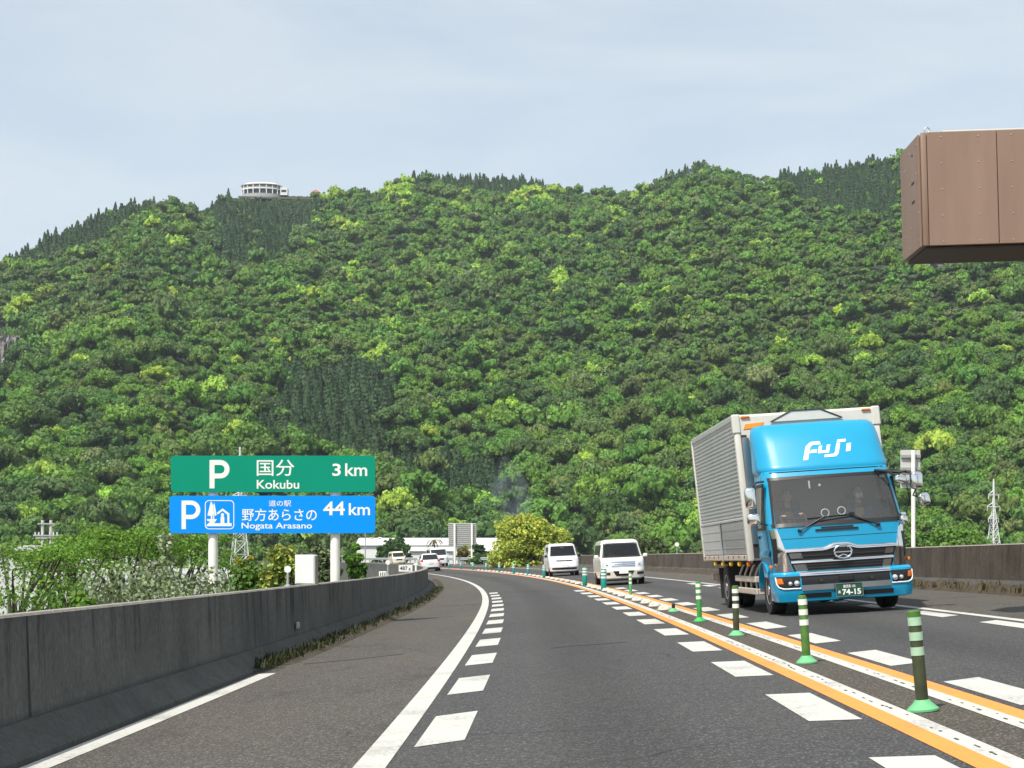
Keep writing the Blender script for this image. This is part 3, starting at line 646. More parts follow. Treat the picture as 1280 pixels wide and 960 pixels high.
def person(label, M, hands, mask=False, shirt=None, group=None):
    """sits at its origin (hip on the seat), looking to -y; hands: two targets in its own space"""
    root = thing('person', label, 'person', group=group); root.matrix_world = M
    b = MB()
    ball(b, (0, 0, .62 + .10), (.078, .098, .118)); ball(b, (0, -.03, .655), (.056, .072, .062))        # skull, jaw
    limb(b, [(0, -.088, .735), (0, -.112, .695)], [.012, .017]); ball(b, (0, -.092, .655), (.024, .012, .009))  # nose, mouth
    for s in (-1, 1):
        ball(b, (s * .080, .01, .705), (.012, .022, .034)); ball(b, (s * .032, -.088, .737), (.016, .010, .008))
    limb(b, [(0, .02, .46), (0, .005, .60)], [.062, .055])
    for s in (-1, 1):
        sh = Vector((s * .185, .02, .43)); ha = Vector(hands[0 if s < 0 else 1]); mid = (sh + ha) / 2; el = mid + Vector((s * .10, .06, -.13))
        limb(b, [sh, el], [.055, .043]); limb(b, [el, ha], [.042, .027])
        d = (ha - el).normalized(); side = Vector((s, 0, 0)); up = d.cross(side).normalized()
        pm = ha + d * .045; ball(b, pm, (.036, .036, .026))
        for k in range(4):
            o = side * (.026 - .017 * k) * -1; ln = (.028, .034, .032, .024)[k]
            p0 = pm + o + d * .02; p1 = p0 + d * ln; p2 = p1 + d * ln * .5 - Vector((0, 0, 1)) * ln * .7; p3 = p2 - Vector((0, 0, 1)) * ln * .5 - d * ln * .3
            limb(b, [p0, p1, p2, p3], [.0085, .0085, .008, .0075])
        limb(b, [pm - side * .022, pm - side * .045 + d * .02, pm - side * .047 + d * .042 - Vector((0, 0, .012))], [.010, .009, .0085])
    limb(b, [(0, .03, .05), (0, .03, .25), (0, .02, .38)], [.14, .125, .11])
    body = remeshed(b, 'body', M_skin, root, .0075)
    c = MB()
    limb(c, [(-.09, .02, .06), (.09, .02, .06)], [.125, .125]); limb(c, [(-.075, .03, .26), (.075, .03, .26)], [.125, .125]); limb(c, [(-.12, .03, .385), (.12, .03, .385)], [.085, .085])
    for s in (-1, 1):
        sh = Vector((s * .185, .02, .43)); ha = Vector(hands[0 if s < 0 else 1]); el = (sh + ha) / 2 + Vector((s * .10, .06, -.13))
        limb(c, [sh, el], [.072, .058]); limb(c, [el, el + (ha - el) * .72], [.056, .044])
    limb(c, [(0, .03, .45), (0, .02, .50)], [.085, .075])
    remeshed(c, 'shirt', shirt or M_shirt, root, .012)
    t = MB()
    for s in (-1, 1): limb(t, [(s * .09, .02, .03), (s * .12, -.40, .06), (s * .12, -.50, -.30)], [.095, .07, .055])
    remeshed(t, 'trousers', M_dark, root, .014)
    h = MB(); vs = IV * np.array((.088, .106, .118)) + np.array((0, .012, .738)); keep = [f for f in IF if vs[f].mean(0)[2] > .735 - (vs[f].mean(0)[1]) * 1.0 + (.03 if vs[f].mean(0)[1] < -.04 else 0)]
    h.add([tuple(p) for p in vs], [tuple(f) for f in keep]); h.build('hair', M_hair, root, 60)
    if mask:
        k = MB(); k.sheet(lambda u, v: (u * .066, -.075 - .052 * (1 - u * u) * (1 - .5 * v * v), .668 + v * .042 - .008 * abs(u)), np.linspace(-1, 1, 9), np.linspace(-1, 1, 6), back=.01); k.build('face_mask', M_mask, root, 60)
    return root

# ------------------------------------------------------------------ the blue truck
TD = 26.7
tr_rot = Euler((0, R(-3.7), R(.8))); tp = RP(2.50, TD); tp.z += .0
truck = thing('box_truck', 'blue cab-over truck with silver wing box body leaning through the bend', 'truck', tp, tr_rot)
TM = Matrix.Translation(tp) @ tr_rot.to_matrix().to_4x4()
cab = Shell([(.66, 1.10, .07, 1.62, .09, .17), (1.10, 1.13, .05, 1.62, .09, .17), (1.50, 1.145, .075, 1.62, .10, .18), (1.56, 1.145, .10, 1.62, .11, .19), (2.33, 1.10, .43, 1.62, .12, .20), (2.46, 1.085, .50, 1.62, .12, .20), (2.50, 1.04, .56, 1.60, .12, .2), (2.52, .95, .66, 1.55, .12, .2)])
zs = [.66, .8, .95, 1.1, 1.25, 1.38, 1.46, 1.50, 1.53] + [1.56 + i * .0385 for i in range(21)] + [2.36, 2.40, 2.43, 2.46, 2.485, 2.50, 2.52]
WB, WT = 1.55, 2.325
def wl_(z): return 1.055 - (z - WB) / (WT - WB) * .06
def h_front(c): return WB < c.z < WT and abs(c.x) < wl_(c.z) and c.y < .95
def h_side(c): return 1.52 < c.z < 2.22 and .62 < c.y < 1.30 and abs(c.x) > 1.0
cab.build('cab_body', M_blue, truck, zs, ns=22, holes=(h_front, h_side))
b = MB(); cab.patch(b, lambda z: -wl_(z) - .02, lambda z: wl_(z) + .02, WB - .02, WT + .015, .010, 20, 10, back=0); ws = b.build('windscreen', M_wind, truck, 60)
b = MB()
e = .022
for s in (-1, 1): cab.patch(b, (lambda z: wl_(z) - .01) if s > 0 else (lambda z: -wl_(z) - e), (lambda z: wl_(z) + e) if s > 0 else (lambda z: -wl_(z) + .01), WB - .04, WT + .03, .014, 2, 10)
cab.patch(b, -1.10, 1.10, WB - .05, WB + .015, .015, 20, 2); cab.patch(b, -1.03, 1.03, WT - .02, WT + .035, .015, 20, 2)
b.build('windscreen_frame', M_black, ws)
for s in (-1, 1):
    d = bpy.data.objects.new('door', None); COL.objects.link(d); d.parent = truck
    b = MB(); cab.side(b, s, .58, 1.34, 1.50, 2.24, .006); b.build('door_window', M_sideg, d)
    b = MB(); cab.side(b, s, .54, .60, 1.48, 2.26, .012, n=1); cab.side(b, s, 1.32, 1.38, 1.48, 2.26, .012, n=1); cab.side(b, s, .54, 1.38, 1.475, 1.52, .012); cab.side(b, s, .54, 1.38, 2.21, 2.265, .012); b.build('window_frame', M_black, d)
    b = MB(); cab.side(b, s, .50, .512, .72, 1.46, .004, n=1); b.build('door_seam', M_black, d)
    b = MB(); cab.side(b, s, 1.45, 1.462, .72, 2.3, .004, n=1); b.build('door_seam', M_black, d)
    b = MB(); b.box((s * 1.155, 1.28, 1.36), (.03, .2, .05), bevel=.01); b.build('handle', M_black, d)
    b = MB(); b.sheet(lambda u, v: (s * (1.155 + .008 * math.sin(v * 3.1)), .5 + u * .9 - .18 * v, 1.02 + v * .1), [0, .5, 1], [0, .33, .66, 1], back=(-s * .01, 0, 0)); b.build('side_crease', M_blue, d)
# bumper
bum = Shell([(.235, 1.06, .06, .62, .05, .14), (.25, 1.13, .0, .68, .06, .16), (.40, 1.165, -.045, .70, .07, .17), (.60, 1.165, -.05, .70, .07, .17), (.71, 1.165, -.03, .70, .07, .17), (.745, 1.14, .02, .70, .07, .17)])
bo = bum.build('bumper', M_blue, truck, [.235, .25, .3, .36, .42, .48, .54, .6, .66, .71, .735, .745], ns=8)
b = MB(); bum.patch(b, -.74, .74, .520, .738, .008, 16, 5); b.build('intake', M_black, bo)
b = MB(); bum.patch(b, -.74, .74, .425, .515, .022, 16, 3, back=.05); b.build('silver_strip', M_satin, bo)
for s in (-1, 1):
    b = MB(); bum.patch(b, min(s * .27, s * .78), max(s * .27, s * .78), .30, .375, .006, 8, 2); b.build('lower_slot', M_black, bo)
b = MB(); b.box((0, -.075, .60), (.24, .05, .10), bevel=.015); b.box((0, -.075, .655), (.17, .04, .03), bevel=.008); b.build('radar_cover', M_black, bo)
for x in (-.42, .42): MB().tube([(x, -.04, .58), (x, -.085, .58)], .03, 10).build('fog_sensor', M_dark, bo)
# grille
def gw(z): return .80 + (z - .68) / .46 * .14
b = MB(); cab.patch(b, lambda z: -gw(z), lambda z: gw(z), .675, 1.12, .012, 18, 8, back=.04); gr = b.build('grille', M_black, truck)
for z0, z1 in ((.72, .875), (.945, 1.065)):
    for s in (-1, 1):
        b = MB(); cab.patch(b, (lambda z, s=s: -gw(z) + .03) if s < 0 else (lambda z: gw(z) - .17), (lambda z, s=s: -gw(z) + .23) if s < 0 else (lambda z: gw(z) - .03), z0 + .02, z1 - .01, .026, 4, 2)
        b.build('chrome_end', M_chrome, gr)
for k in range(4):
    b = MB(); z = (.755, .80, .845, 1.0)[k]; cab.patch(b, lambda z: -gw(z) + .20, lambda z: gw(z) - .16, z - .008, z + .008, .03, 14, 1); b.build('slat', M_dark, gr)
def bar(z0, z1, wf, lift, hump=0, name='chrome_bar'):
    b = MB(); n = 30
    def fn(u, v):
        x = (-1 + 2 * u) * wf; hp = hump * math.exp(-(x / .22) ** 4) if hump else 0; z = z0 + (z1 - z0) * v + hp * v + hp * .75 * (1 - v)
        return (x, (bum.front(x, min(z, .70)) - .0 if z0 < .7 else cab.front(x, min(z, 1.3))) - lift - .012 * math.sin(math.pi * v) + .035 * v, z)
    b.sheet(fn, [i / n for i in range(n + 1)], [0, .2, .5, .8, 1], 0, lift + .02); b.build(name, M_chrome, gr, 50)
bar(1.075, 1.14, .945, .03, .065); bar(.885, .938, .86, .045); bar(.672, .738, .76, .03)
em = MB()
def ell(a, c, r, y, n=36, half=None):
    P = [(a * math.cos(2 * math.pi * i / n), y, 1.035 + c * math.sin(2 * math.pi * i / n)) for i in range(n + 1)]; em.tube(P, r, 8, caps=False)
y0 = cab.front(0, 1.03) - .085; ell(.145, .108, .017, y0)
em.tube([(-.14, y0, 1.03), (.14, y0, 1.03)], .013, 8)
em.tube([(-.085, y0, .955), (0, y0, .99), (.085, y0, .955)], .014, 8); em.tube([(-.06, y0, 1.12), (.06, y0, 1.12)], .012, 8)
eo = em.build('emblem', M_chrome, truck, 60)
b = MB(); b.prism([(.14 * math.cos(i * .2618), 1.035 + .104 * math.sin(i * .2618)) for i in range(24)], y0 + .004, y0 + .08); b.build('emblem_back', M_black, eo)
# chrome corner panels
for s in (-1, 1):
    b = MB(); f1 = lambda z: s * (.84 + (z - .74) / .75 * .19); f2 = lambda z: s * (1.10 + (z - .74) / .75 * .035)
    cab.patch(b, f1 if s > 0 else f2, f2 if s > 0 else f1, .755, 1.47, .016, 8, 10, back=.03); b.build('corner_panel', M_chrome, truck, 60)
    b = MB(); f3 = lambda z: s * (1.055 + (1.3 - z) * .04); f4 = lambda z: s * (1.12)
    cab.patch(b, f3 if s > 0 else f4, f4 if s > 0 else f3, .9, 1.32, .022, 4, 6, back=.03); b.build('corner_duct', M_black, truck, 60)
    b = MB(); b.box((s * 1.165, .33, .845), (.05, .10, .06), bevel=.018, seg=2); b.build('indicator', M_amber, truck)
    # headlamp
    b = MB(); hl0 = lambda z: s * (.76 + (.66 - z) * .1); hl1 = lambda z: s * (1.14 - max(0, .54 - z) * .6)
    bum.patch(b, hl0 if s > 0 else hl1, hl1 if s > 0 else hl0, .47, .675, .008, 12, 5); h = b.build('headlamp', M_black, truck, 60)
    b = MB(); bum.patch(b, (lambda z: s * (1.06 - (.66 - z) * .2)) if s > 0 else (lambda z: s * 1.135), (lambda z: s * 1.135) if s > 0 else (lambda z: s * (1.06 - (.66 - z) * .2)), .555, .65, .016, 5, 3); b.build('turn_lens', M_amber, h)
    b = MB()
    for xx, rr in ((.82, .048), (.93, .036)): b.lathe([(rr, 0), (rr * .95, .02), (rr * .6, .04), (.004, .048)], 14, Matrix.Translation((s * xx, bum.front(xx, .56) - .006, .555)) @ Euler((R(90), 0, 0)).to_matrix().to_4x4())
    b.build('projector', M_lens, h, 60)
    b = MB(); zf = lambda x: .475
    pts = [(x, bum.front(s * x, .475) - .010, .468 + max(0, x - 1.04) * .4) for x in np.linspace(.76, 1.11, 12)] + [(1.135 + .003 * i, bum.front(1.135 + .003 * i, .55) - .010, .51 + .04 * i) for i in range(1, 5)]
    b.tube([(s * p[0], p[1], p[2]) for p in pts], .013, 6); b.build('lamp_trim', M_logo, h, 60)
# number plate
b = MB(); yq = bum.front(0, .4) - .075; b.box((.02, yq + .015, .40), (.44, .02, .22), bevel=.006); pl = b.build('number_plate', M_plate_g, truck)
b = MB(); fnp = lambda x, z, l: (x + .02, yq - .0 - l, z + .40)
text_into(b, '鹿児島 130', -.10, .10, .030, .085, fnp, .012); text_into(b, 'あ', -.195, -.150, -.055, -.005, fnp, .012); text_into(b, '74-15', -.125, .185, -.085, .012, fnp, .03)
b.build('lettering', M_logo, pl, 0)
b = MB()
for z in (-.108, .108): b.box((.02, yq + .004, .40 + z), (.45, .012, .008))
for x in (-.222, .222): b.box((.02 + x, yq + .0045, .40), (.008, .012, .21))
b.build('plate_frame', M_satin, pl)
# visor seam, cowl slot, wipers
b = MB(); b.sheet(lambda u, v: (u, cab.front(u, 2.45) - .012 - .0, 2.425 + v * .022), np.linspace(-1.06, 1.06, 20), [0, 1], back=.03); b.build('visor_gap', M_black, truck)
b = MB(); cab.patch(b, -.40, .32, 1.405, 1.435, .02, 8, 1, back=.03); cab.patch(b, -.30, .24, 1.445, 1.47, .008, 8, 1, back=.02); b.build('cowl_grip', M_black, truck)
b = MB(); cab.patch(b, -1.0, 1.0, 1.295, 1.303, .003, 16, 1); b.build('panel_seam', M_black, truck)
for (arm, bl) in (([(-.66, 1.43), (-.22, 1.64)], [(-.50, 1.625), (.24, 1.655)]), ([(.66, 1.45), (.24, 1.63)], [(-.30, 1.575), (.26, 1.625)])):
    b = MB(); b.tube([(x, cab.front(x, z) - .045, z) for x, z in arm], .014, 6); b.tube([(x, cab.front(x, z) - .03, z) for x, z in bl], .011, 6)
    b.box((arm[0][0], cab.front(*arm[0]) - .03, arm[0][1]), (.07, .05, .05), bevel=.012); b.build('wiper', M_black, truck)
b = MB(); b.box((.24, cab.front(.24, 1.63) - .035, 1.66), (.09, .03, .06), bevel=.01); b.build('wiper_camera', M_black, truck)
# roof deflector with the white logo
dfl = Shell([(2.435, 1.10, .50, 1.66, .14, .26), (2.50, 1.125, .50, 1.66, .14, .28), (2.62, 1.125, .575, 1.66, .15, .30), (3.05, 1.10, .86, 1.68, .15, .26), (3.18, 1.085, .97, 1.70, .15, .24), (3.26, 1.06, 1.05, 1.70, .15, .22), (3.305, 1.00, 1.14, 1.68, .14, .2), (3.32, .88, 1.30, 1.62, .1, .2)])
do = dfl.build('roof_deflector', M_blue, truck, [2.435, 2.47, 2.5, 2.56, 2.62, 2.72, 2.82, 2.93, 3.05, 3.12, 3.18, 3.22, 3.26, 3.285, 3.305, 3.315, 3.32], smooth=60)
b = MB()
def logo(poly):
    P = []
    for i in range(len(poly)): P.append(poly[i])
    vs = [(x, dfl.front(x, z) - .008, z) for x, z in [(-.37 + .90 * (px - 5.45) / 3.9, 2.625 + .33 * (4.5 - py) / 1.15) for px, py in P]]
    b.add(vs + [(p[0], p[1] + .007, p[2]) for p in vs], [tuple(range(len(vs)))] + [(i, (i + 1) % len(vs), (i + 1) % len(vs) + len(vs), i + len(vs)) for i in range(len(vs))])
# strokes of the four joined letters, in the sign writer's own units
for poly in ([(5.45, 4.5), (5.85, 3.70), (6.12, 3.50), (6.38, 3.60), (6.20, 3.72), (5.80, 4.5)], [(6.12, 3.50), (6.35, 3.40), (8.98, 3.34), (8.92, 3.50), (6.38, 3.60)], [(6.08, 4.10), (6.20, 3.90), (6.66, 3.88), (6.56, 4.08)],
             [(6.86, 3.68), (7.10, 3.67), (6.94, 3.98), (7.30, 3.97), (7.46, 3.64), (7.72, 3.63), (7.46, 4.12), (6.64, 4.14)],
             [(8.20, 3.58), (8.48, 3.57), (8.16, 4.20), (7.92, 4.38), (7.05, 4.40), (7.12, 4.24), (7.80, 4.22), (7.92, 4.12)], [(8.98, 3.62), (9.30, 3.60), (9.08, 4.10), (8.74, 4.12)]): logo(poly)
b.build('logo', M_logo, do, 0)
# box body
BW, B0, B1, ZB, ZT = 1.295, 1.78, 7.7, .95, 3.56
b = MB(); b.box((0, B0 + .05, (ZB + ZT) / 2), (2 * BW - .10, .10, ZT - ZB - .06), bevel=.01)
bx = b.build('cargo_box', M_boxw, truck)
b = MB(); b.box((0, (B0 + B1) / 2, ZT - .035), (2 * BW - .02, B1 - B0 - .02, .07), bevel=.02); b.box((0, (B0 + B1) / 2, ZB + .06), (2 * BW - .06, B1 - B0 - .04, .10)); b.box((0, B1 - .05, (ZB + ZT) / 2), (2 * BW - .08, .06, ZT - ZB - .1)); b.build('roof', M_boxw, bx)
for s in (-1, 1):
    for yy in (B0 + .055, B1 - .05):
        b = MB(); b.box((s * (BW - .05), yy, (ZB + ZT) / 2), (.11, .14, ZT - ZB), bevel=.03, seg=2); b.build('corner_post', M_boxw, bx)
    b = MB(); b.box((s * (BW - .045), B0 + .045, ZT - .16), (.14, .155, .34), bevel=.02); b.build('corner_cap', M_boxw, bx)
    # corrugated wing side, drop panels
    prof = []; z = 1.74
    while z < 3.47: prof += [(BW - .045, z), (BW - .045, z + .022), (BW - .010, z + .034), (BW - .010, z + .066)]; z += .072
    b = MB(); b.sheet(lambda u, v: (s * prof[v][0], u, prof[v][1]), [B0 + .12, (B0 + B1) / 2, B1 - .12], range(len(prof)), back=(-s * .03, 0, 0)); b.build('corrugated_side', M_alu, bx, 20)
    b = MB(); b.box((s * (BW - .02), (B0 + B1) / 2, 1.72), (.045, B1 - B0 - .2, .05), bevel=.01); b.box((s * (BW - .02), (B0 + B1) / 2, 3.52), (.05, B1 - B0 - .2, .11), bevel=.015); b.build('side_rail', M_alu, bx)
    ym = B0 + .12 + (B1 - B0 - .24) * .5
    for (ya, yb) in ((B0 + .13, ym - .03), (ym + .03, B1 - .13)):
        b = MB(); b.box((s * (BW - .025), (ya + yb) / 2, 1.385), (.03, yb - ya, .60), bevel=.008)
        for k in range(3): b.box((s * (BW - .008), (ya + yb) / 2, 1.2 + .17 * k), (.008, yb - ya - .04, .012))
        p_o = b.build('drop_panel', mat('polished_panel', (.56, .57, .58), .2, .5) if s < 0 and ya < 3 else M_alu, bx)
    b = MB(); b.tube([(s * (BW + .0), ym, 1.70), (s * (BW + .012), ym, 1.3), (s * (BW + .02), ym - .05, .95)], .018, 6); b.build('latch_bar', M_satin, bx)
    b = MB(); b.box((s * (BW - .02), (B0 + B1) / 2, 1.02), (.05, B1 - B0 - .1, .10), bevel=.01); st = b.build('sill_rail', M_rail, bx)
    for k in range(9):
        q = MB(); yk = B0 + .35 + k * .65; q.tube([(s * (BW + .006), yk, 1.035), (s * (BW + .012), yk, 1.035)], .028, 8); q.build('lashing_ring', M_black, st)
    for k in range(5):
        q = MB(); yk = B0 + .25 + k * 1.05; q.box((s * (BW - .04), yk, .90), (.07, .10, .085), bevel=.02); q.build('side_marker', M_yellow if k else M_amber, truck)
    q = MB(); q.box((s * 1.08, B0 - .015, ZT - .045), (.16, .04, .035), bevel=.01); q.build('top_marker', M_amber, bx)
b = MB(); b.prism([(-.62, 3.40), (.62, 3.40), (.26, 3.575), (-.26, 3.575)], B0 - .030, B0 + .01); gc = b.build('hinge_cover', M_boxw, bx, 0)
b = MB(); b.tube([(-.64, B0 - .03, 3.40), (-.26, B0 - .035, 3.58), (.26, B0 - .035, 3.58), (.64, B0 - .03, 3.40)], .014, 6); b.tube([(0, B0 - .035, 3.58), (0, B0 - .035, 3.63)], .02, 6); b.build('hinge_rod', M_dark, gc)
b = MB(); b.prism([(-1.13, 3.30), (-.80, 3.32), (-.76, 3.41), (-1.09, 3.39)], B0 - .012, B0 + .002); b.build('orange_sticker', mat('orange_sticker', (.85, .30, .03), .5), bx)
b = MB(); b.box((-1.12, B0 - .03, 2.2), (.13, .05, 1.9), bevel=.01); b.build('front_channel', M_satin, bx)
for s in (-1, 1):
    b = MB(); b.box((s * 1.14, B0 - .008, 2.1), (.10, .02, 2.2)); b.build('gap_shade', M_dark, bx)  # dark strips painting the shade of the gap behind the cab
# chassis, guards, wheels
b = MB()
for s in (-1, 1): b.box((s * .43, 4.4, .80), (.10, 6.6, .24))
for y in (2.2, 3.2, 4.4, 5.6, 6.8): b.box((0, y, .80), (.8, .12, .16))
for y in (2.2, 3.4, 4.6, 5.8, 7.0): b.box((0, y, .93), (2.3, .10, .10))
b.tube([(-.8, 5.65, .45), (.8, 5.65, .45)], .10, 10); b.tube([(-.8, 1.28, .45), (.8, 1.28, .45)], .07, 10); b.box((0, 1.1, .75), (.9, 1.2, .5), bevel=.05); b.build('chassis', M_dark, truck)
b = MB(); b.box((.95, 2.9, .60), (.55, 1.1, .42), bevel=.06, seg=2); b.build('fuel_tank', M_dark, truck)
b = MB(); b.box((-.78, 3.2, .66), (.40, .9, .38), bevel=.03); b.build('battery_box', M_dark, truck)
for s in (-1, 1):
    for z in (.40, .62):
        b = MB(); b.box((s * 1.17, 3.05, z), (.05, 2.35, .11), bevel=.012); b.box((s * 1.10, 1.90, z), (.16, .05, .11), bevel=.012); b.build('side_guard_rail', M_rail, truck)
    for y in (2.15, 2.75, 3.35, 3.95):
        b = MB(); b.tube([(s * 1.13, y, .36), (s * 1.13, y, .70), (s * 1.05, y, .86), (s * .95, y - .12, .96)], .022, 8); b.build('guard_bracket', M_rail, truck)
    wheel(truck, s * .965, 1.28, .43, .26, .58, s); wheel(truck, s * 1.06, 5.65, .43, .24, .58, s); wheel(truck, s * .78, 5.65, .43, .24, .58, s)
    b = MB(); b.box((s * .92, 6.25, .50), (.56, .02, .62)); b.build('mudflap', M_rub, truck)
    b = MB(); b.box((s * .92, 4.98, .66), (.56, .02, .46)); b.build('mudflap', M_rub, truck)
    a = np.linspace(R(8), R(172), 12); b = MB()
    b.loft([[(s * x, 1.28 - .58 * math.cos(t), .40 + .54 * math.sin(t)) for x in (.80, 1.145)] + [(s * x, 1.28 - .555 * math.cos(t), .40 + .515 * math.sin(t)) for x in (1.145, .80)] for t in a]); b.build('wheel_arch', M_blue if s < 0 else M_blue, truck)
    b = MB(); b.box((s * 1.06, .62, .36), (.16, .12, .22), bevel=.02); b.build('step_plate', M_chrome, truck)
b = MB(); b.box((0, 7.55, .55), (2.2, .10, .12), bevel=.01); b.box((-1.0, 7.58, .62), (.34, .10, .16), bevel=.02); b.box((1.0, 7.58, .62), (.34, .10, .16), bevel=.02); b.build('rear_bumper', M_rail, truck)
# mirrors
def mirror(c, d, rot, arm):
    b = MB(); b.box(c, d, rot, bevel=min(d) * .42, seg=4); o = b.build('mirror', M_chrome, truck, 60)
    q = MB(); q.box((c[0], c[1] + d[1] * .47, c[2]), (d[0] * .8, .02, d[2] * .84), rot, bevel=.006); q.build('mirror_glass', M_black, o)
    q = MB(); q.tube(arm, .016, 8); q.build('mirror_arm', M_black, o)
mirror((-1.42, .10, 2.02), (.19, .14, .36), (0, 0, R(-12)), [(-1.10, .5, 2.3), (-1.28, .2, 2.28), (-1.42, .12, 2.16)])
mirror((-1.40, .12, 1.66), (.22, .13, .20), (0, 0, R(-12)), [(-1.13, .42, 1.56), (-1.26, .2, 1.58), (-1.40, .14, 1.64)])
mirror((1.36, .02, 2.14), (.21, .16, .30), (0, R(4), R(14)), [(.92, .50, 2.36), (1.05, .18, 2.35), (1.30, .05, 2.27)])
mirror((1.11, -.02, 2.17), (.24, .10, .13), (0, R(14), R(8)), [(.88, .48, 2.34), (.98, .15, 2.30), (1.09, 0, 2.2)])
mirror((1.46, .04, 1.82), (.20, .13, .21), (0, R(-10), R(14)), [(1.36, .05, 2.02), (1.30, .10, 1.9), (1.42, .06, 1.84)])
b = MB(); b.tube([(1.05, .2, 2.33), (1.22, .16, 2.25), (1.25, .16, 1.8), (1.15, .2, 1.55)], .008, 6); b.tube([(.80, .47, 2.37), (1.1, .08, 2.30), (1.22, .04, 2.32)], .026, 8); b.build('mirror_stay', M_black, truck)
b = MB(); b.box((1.10, .10, 1.50), (.13, .12, .16), bevel=.045, seg=3); b.box((1.11, .16, 1.60), (.10, .10, .06), bevel=.02); b.build('corner_mirror', M_chrome, truck)
# cab interior
b = MB(); b.box((0, 1.50, 1.75), (2.1, .06, 1.4)); b.box((0, 1.0, 1.02), (2.1, 1.1, .05)); b.box((0, 1.05, 2.44), (1.95, .9, .03)); b.build('cab_lining', M_int, truck)
b = MB(); b.loft([[(x, .30 + .10 * (x / 1.05) ** 2, 1.50), (x, .72, 1.56), (x, .80, 1.44), (x, .7, 1.08), (x, .30 + .1 * (x / 1.05) ** 2, 1.08)] for x in np.linspace(-1.03, 1.03, 12)]); b.build('dashboard', M_int, truck)
for x in (-.62, .62):
    b = MB(); b.box((x, 1.12, 1.26), (.52, .52, .16), bevel=.05, seg=2); b.box((x, 1.38, 1.62), (.52, .14, .66), (R(-8), 0, 0), bevel=.05, seg=2); b.box((x, 1.43, 2.03), (.28, .10, .22), (R(-8), 0, 0), bevel=.04, seg=2); b.build('seat', M_seat, truck, 60)
Msw = Matrix.Translation((-.62, .70, 1.64)) @ Euler((R(-38), 0, 0)).to_matrix().to_4x4()
b = MB(); b.tube([Msw @ Vector((.215 * math.cos(i * .2094), .0, .215 * math.sin(i * .2094))) for i in range(31)], .016, 8, caps=False); b.tube([Msw @ Vector((-.21, 0, 0)), Msw @ Vector((.21, 0, 0))], .018, 6); b.tube([Msw @ Vector((0, 0, 0)), Msw @ Vector((0, .03, -.21))], .018, 6); b.build('steering_wheel', M_black, truck, 60)
for x, z in ((-.18, 1.70), (.10, 1.72)):
    b = MB(); yq = cab.front(x, z) + .03; b.tube([(x + .065 * math.cos(i * .3142), yq, z + .065 * math.sin(i * .3142)) for i in range(21)], .009, 6, caps=False); b.build('window_ring', M_logo, truck)
b = MB(); b.box((-.35, cab.front(.35, 2.2) + .03, 2.2), (.025, .012, .13)); b.box((-.18, cab.front(.2, 2.17) + .03, 2.18), (.04, .012, .04), bevel=.005); b.build('window_sticker', M_plate_w, truck)
b = MB(); b.tube([(.88, .45, 1.98), (.88, .50, 1.98)], [.115, .12], 20); b.tube([(.88, .50, 1.98), (.9, .62, 1.6)], .012, 6); b.build('dash_fan', M_black, truck)
b = MB(); b.box((.92, cab.front(.92, 2.27) + .05, 2.27), (.09, .015, .05), bevel=.004); b.build('inspection_sticker', M_plate_w, truck)
sit = lambda x: TM @ Matrix.Translation((x - .065, 1.16, 1.32))
person('driver in a blue work shirt with both hands on the truck steering wheel', sit(-.62), [(-.19, -.40, .36), (.17, -.40, .38)])
person('passenger in the truck cab wearing a white face mask', sit(.62), [(-.12, -.28, .12), (.10, -.30, .13)], mask=True)

def lean(root, k):
    """the body sways over on its springs: everything higher up stands further over, wheels stay put"""
    seen = set(); bpy.context.view_layer.update(); inv = root.matrix_world.inverted()
    for o in root.children_recursive:
        if o.type != 'MESH' or o.data in seen or o.name.startswith(('tyre', 'rim')): continue
        seen.add(o.data); A = inv @ o.matrix_world; Bi = A.inverted()
        for v in o.data.vertices:
            p = A @ v.co; p.x -= k * max(0, p.z - .3); v.co = Bi @ p
lean(truck, .045)
